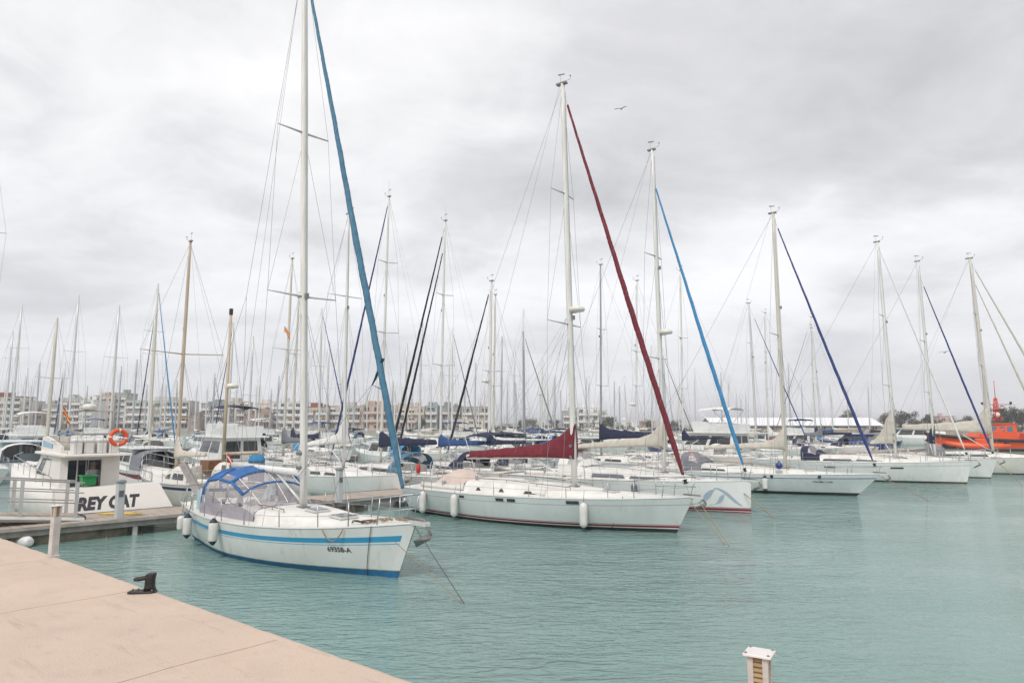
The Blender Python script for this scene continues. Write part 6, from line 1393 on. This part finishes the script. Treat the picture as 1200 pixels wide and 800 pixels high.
C(677, 702, 478, 'white tower block beyond the burgundy sail cover', (.68, .68, .66), 325, style='mixed')
C(703, 712, 481, 'pale narrow annex of the white tower', (.60, .60, .58), 335)
C(719, 743, 493, 'low white two storey house with square windows', (.68, .68, .66), 290, style='small', cat='house', name='house', floors=2, pent=0)
C(754, 768, 494, 'small pink house among the trees', (.52, .34, .27), 300, style='small', cat='house', name='house', pent=0)
C(1103, 1118, 488, 'small pink house on the wooded shore by the rescue vessel', (.52, .34, .30), 330, style='small', cat='house', name='house', pent=0)
C(585, 606, 497, 'low pale shed over the end of the burgundy boom', (.50, .42, .36), 270, style='small', cat='house', name='house', floors=1, pent=0)
C(690, 716, 501, 'low white boathouse before the round tree', (.62, .58, .54), 262, style='small', cat='house', name='house', floors=1, pent=0)
# warehouse
A = PD(836, 500, 214); B_ = PD(1033, 500, 214); wd = B_.x - A.x; Yb = 214
wr_ = empty('warehouse', ((A.x + B_.x) / 2, Yb, 1.1), 0, 'long low warehouse with bright white sloping roof on the far quay', 'warehouse'); b = MB(); hW = 2.3
b.box((0, 7, hW / 2), (wd, 13.4, hW)); b.add([(wd / 2, .3, hW), (wd / 2, 13.7, hW), (wd / 2, 7, hW + 2.1)], [(0, 1, 2)]); b.add([(-wd / 2, .3, hW), (-wd / 2, 13.7, hW), (-wd / 2, 7, hW + 2.1)], [(0, 2, 1)]); b.build('walls', mat('warehouse_wall', (.42, .36, .31), .9, var=.3, vscale=.3), wr_)
b = MB(); b.loft([[Vector((x, -.5, hW - .1)), Vector((x, 7, hW + 2.3)), Vector((x, 14.5, hW - .1)), Vector((x, 14.5, hW - .3)), Vector((x, 7, hW + 2.1)), Vector((x, -.5, hW - .3))] for x in (-wd / 2 - .5, wd / 2 + .5)], caps=True, sm=False); b.build('roof', mat('white_roof', (.76, .76, .78), .6, var=.06, vscale=.2, stretch=(1, .1, 1)), wr_)
pr_ = None
for k in range(13):
    x = -wd / 2 + (k + .5) * wd / 13
    if k % 4 == 3: m_ = MB(); m_.box((x, .22, .95), (2.4, .12, 1.9)); m_.build('door', mat('door_grey', (.22, .22, .22), .7), wr_)
    else: m_ = MB(); m_.box((x, .22, 1.3), (1.5, .12, .8)); m_.box((x, .16, 1.3), (.08, .06, .8), mi=1); m_.build('window', [WIN, BALC], wr_)
# ================================================================== TREES
LEAFD = mat('leaves_dark', (.045, .06, .03), .8, var=.4, vscale=2.0); LEAFM = mat('leaves_olive', (.085, .09, .045), .8, var=.4, vscale=2.0); LEAFB = mat('leaves_brown', (.12, .085, .06), .85, var=.4, vscale=2); BARK = mat('bark', (.10, .08, .06), .95)
def tree(px, ytop, Y, wpx, label, kind='round', leaf=LEAFD, group='trees along the far shore'):
    q = PD(px, 500, Y); hh = PD(px, ytop, Y).z - 1.1; wd = wpx * 1.12 / 800 * Y; rnd = random.Random(int(px * 13 + ytop))
    root = empty('tree', (q.x, Y, 1.1), rnd.uniform(0, 3), label, 'tree', group); b = MB(); th = hh * .45
    b.tube([(0, 0, -.2), (.05 * hh * rnd.uniform(-1, 1), 0, th * .5), (0, 0, th)], [hh * .035, hh * .026, hh * .018], n=7)
    for k in range(6):
        a_ = k * 1.05 + rnd.random(); b.tube([(0, 0, th * rnd.uniform(.55, .95)), (math.cos(a_) * wd * .15, math.sin(a_) * wd * .15, th + hh * .12), (math.cos(a_) * wd * .32, math.sin(a_) * wd * .32, hh * .72)], [hh * .014, hh * .01, hh * .004], n=5)
    b.build('trunk', BARK, root)
    b = MB(); nl = 2600; cl = [(Vector((rnd.gauss(0, .24) * wd, rnd.gauss(0, .24) * wd, hh * rnd.uniform(.30, .80))), rnd.uniform(.16, .27)) for _ in range(13)]
    for _ in range(nl):
        c_, r_ = rnd.choice(cl); d_ = Vector((rnd.gauss(0, 1), rnd.gauss(0, 1), rnd.gauss(0, 1))).normalized() * (rnd.random() ** .45)
        p_ = c_ + Vector((d_.x * wd * r_, d_.y * wd * r_, d_.z * hh * r_ * 1.05)); 
        if p_.z > hh: p_.z = hh - rnd.random() * .2
        s_ = hh * rnd.uniform(.016, .034); u = Vector((rnd.gauss(0, 1), rnd.gauss(0, 1), rnd.gauss(0, .6))).normalized(); v = u.orthogonal().normalized()
        b.add([p_ - u * s_, p_ + v * s_ * .7, p_ + u * s_, p_ - v * s_ * .7], [(0, 1, 2, 3)], rnd.random() < .3)
    b.build('crown', [leaf, LEAFM if leaf is not LEAFB else LEAFD], root)
T = [(493, 489, 262, 13, 'round dark green tree by the orange beige block', LEAFD), (614, 488, 268, 10, 'small tree left of the leaning dark mast foot', LEAFM), (624, 489, 270, 17, 'broad olive tree behind the end of the burgundy cover', LEAFM),
 (651, 490, 266, 13, 'round dark tree left of the burgundy flare', LEAFD), (706, 490, 280, 12, 'tall shrubby tree in front of the white tower', LEAFM), (714, 487, 285, 13, 'tall dark tree between tower and white house', LEAFD), (724, 496, 264, 17, 'low round dome of dark foliage by the white house', LEAFD),
 (762, 491, 285, 9, 'slim dark tree before the small pink house', LEAFD), (779, 490, 280, 14, 'dark tree seen under the burgundy furled jib', LEAFD), (791, 491, 285, 12, 'dark tree just right of the burgundy jib', LEAFM),
 (822, 494, 290, 14, 'low brownish tree near the start of the white roof', LEAFB), (878, 493, 270, 10, 'small tree peeping over the warehouse roof', LEAFD), (887, 490, 275, 9, 'taller small tree peeping over the warehouse roof', LEAFD),
 (998, 479, 245, 27, 'big round brown green tree behind the warehouse end', LEAFB), (1040, 479, 240, 22, 'brownish tree behind the pale sail', LEAFB), (1056, 480, 245, 24, 'broad brownish tree right of the slim bare mast', LEAFB),
 (1076, 488, 250, 18, 'low olive tree on the wooded shore', LEAFM), (1088, 483, 255, 14, 'taller olive tree on the wooded shore behind a bare mast', LEAFM), (1098, 490, 258, 14, 'small olive tree left of the pink house', LEAFM), (1124, 488, 255, 18, 'olive tree right of the small pink house', LEAFM),
 (1136, 486, 262, 14, 'tree behind the bulky cream sail', LEAFM), (1180, 474, 225, 24, 'tall dark tree above the orange rescue vessel', LEAFD), (1197, 478, 230, 22, 'dark tree at the picture edge beyond the rescue vessel', LEAFB), (1168, 488, 235, 16, 'low brown tree behind the red lattice mast', LEAFB)]
for px, yt, Y, wp, lb, lf in T: tree(px, yt, Y, wp, lb, leaf=lf)
# low scrub along the right-hand shore: an uncountable mass
b = MB(); rnd = random.Random(11)
for _ in range(9000):
    px = rnd.uniform(1040, 1290) if rnd.random() < .8 else rnd.uniform(575, 860); Y = rnd.uniform(236, 262) + (8 if px < 900 else 0); q = PD(px, 500, Y); z_ = 1.1 + rnd.random() ** 1.3 * (2.6 + 1.2 * math.sin(px * .13)) * (1 if px > 1000 else .6); s_ = rnd.uniform(.2, .42)
    u = Vector((rnd.gauss(0, 1), rnd.gauss(0, 1), rnd.gauss(0, 1))).normalized(); v = u.orthogonal().normalized(); p_ = Vector((q.x, Y, z_))
    b.add([p_ - u * s_, p_ + v * s_, p_ + u * s_, p_ - v * s_], [(0, 1, 2, 3)], rnd.random() < .4)
tag(b.build('shore_scrub', [LEAFM, LEAFB]), 'low olive and brown scrub along the far bank', 'scrub', kind='stuff')

# ================================================================== SMALL THINGS
def gull(px, py, Y, rz, label, s=1.0):
    o = empty('seagull', PD(px, py, Y), rz, label, 'bird'); b = MB(); b.tube([(-.22 * s, 0, .02), (-.1 * s, 0, 0), (.08 * s, 0, .01), (.17 * s, 0, .03), (.23 * s, 0, .02)], [.012 * s, .055 * s, .065 * s, .035 * s, .008 * s], n=8)
    for sd_ in (-1, 1):
        b.loft([[Vector((.09 * s - q * .06, sd_ * y * s, z_ * s + .01)), Vector((.0 - q * .05, sd_ * y * s, z_ * s + .02)), Vector((-.09 * s - q * .1 + .05 * q, sd_ * y * s, z_ * s))] for y, z_, q in ((.03, .02, 0), (.28, .14, 0), (.48, .12, 1), (.68, .04, 2))], closed=False)
    b.build('body', mat('gull_grey', (.20, .19, .19), .8), o)
gull(728, 128, 42, R(60), 'seagull gliding high between the burgundy and bright blue furled jibs', .62); gull(1107, 413, 60, R(20), 'seagull flying near the two pale masts of the last yachts', .75)

# ================================================================== HAZE
bm_ = bpy.data.meshes.new('haze'); b = MB(); b.add([(x, y, z_) for z_ in (-2.5, 24) for x, y in ((-3100, -80), (3100, -80), (3100, 3100), (-3100, 3100))], [(3, 2, 1, 0), (4, 5, 6, 7), (0, 1, 5, 4), (1, 2, 6, 5), (2, 3, 7, 6), (3, 0, 4, 7)])
mh = bpy.data.materials.new('haze_air'); mh.use_nodes = True; t = mh.node_tree; t.nodes.clear(); o_ = t.nodes.new('ShaderNodeOutputMaterial'); pv = t.nodes.new('ShaderNodeVolumePrincipled')
pv.inputs['Color'].default_value = (.93, .94, .97, 1); pv.inputs['Density'].default_value = .00055; pv.inputs['Anisotropy'].default_value = 0.0; t.links.new(pv.outputs[0], o_.inputs['Volume'])
HAZE = b.build('haze', mh); tag(HAZE, 'thin pale sea haze over the harbour', 'haze', kind='stuff')
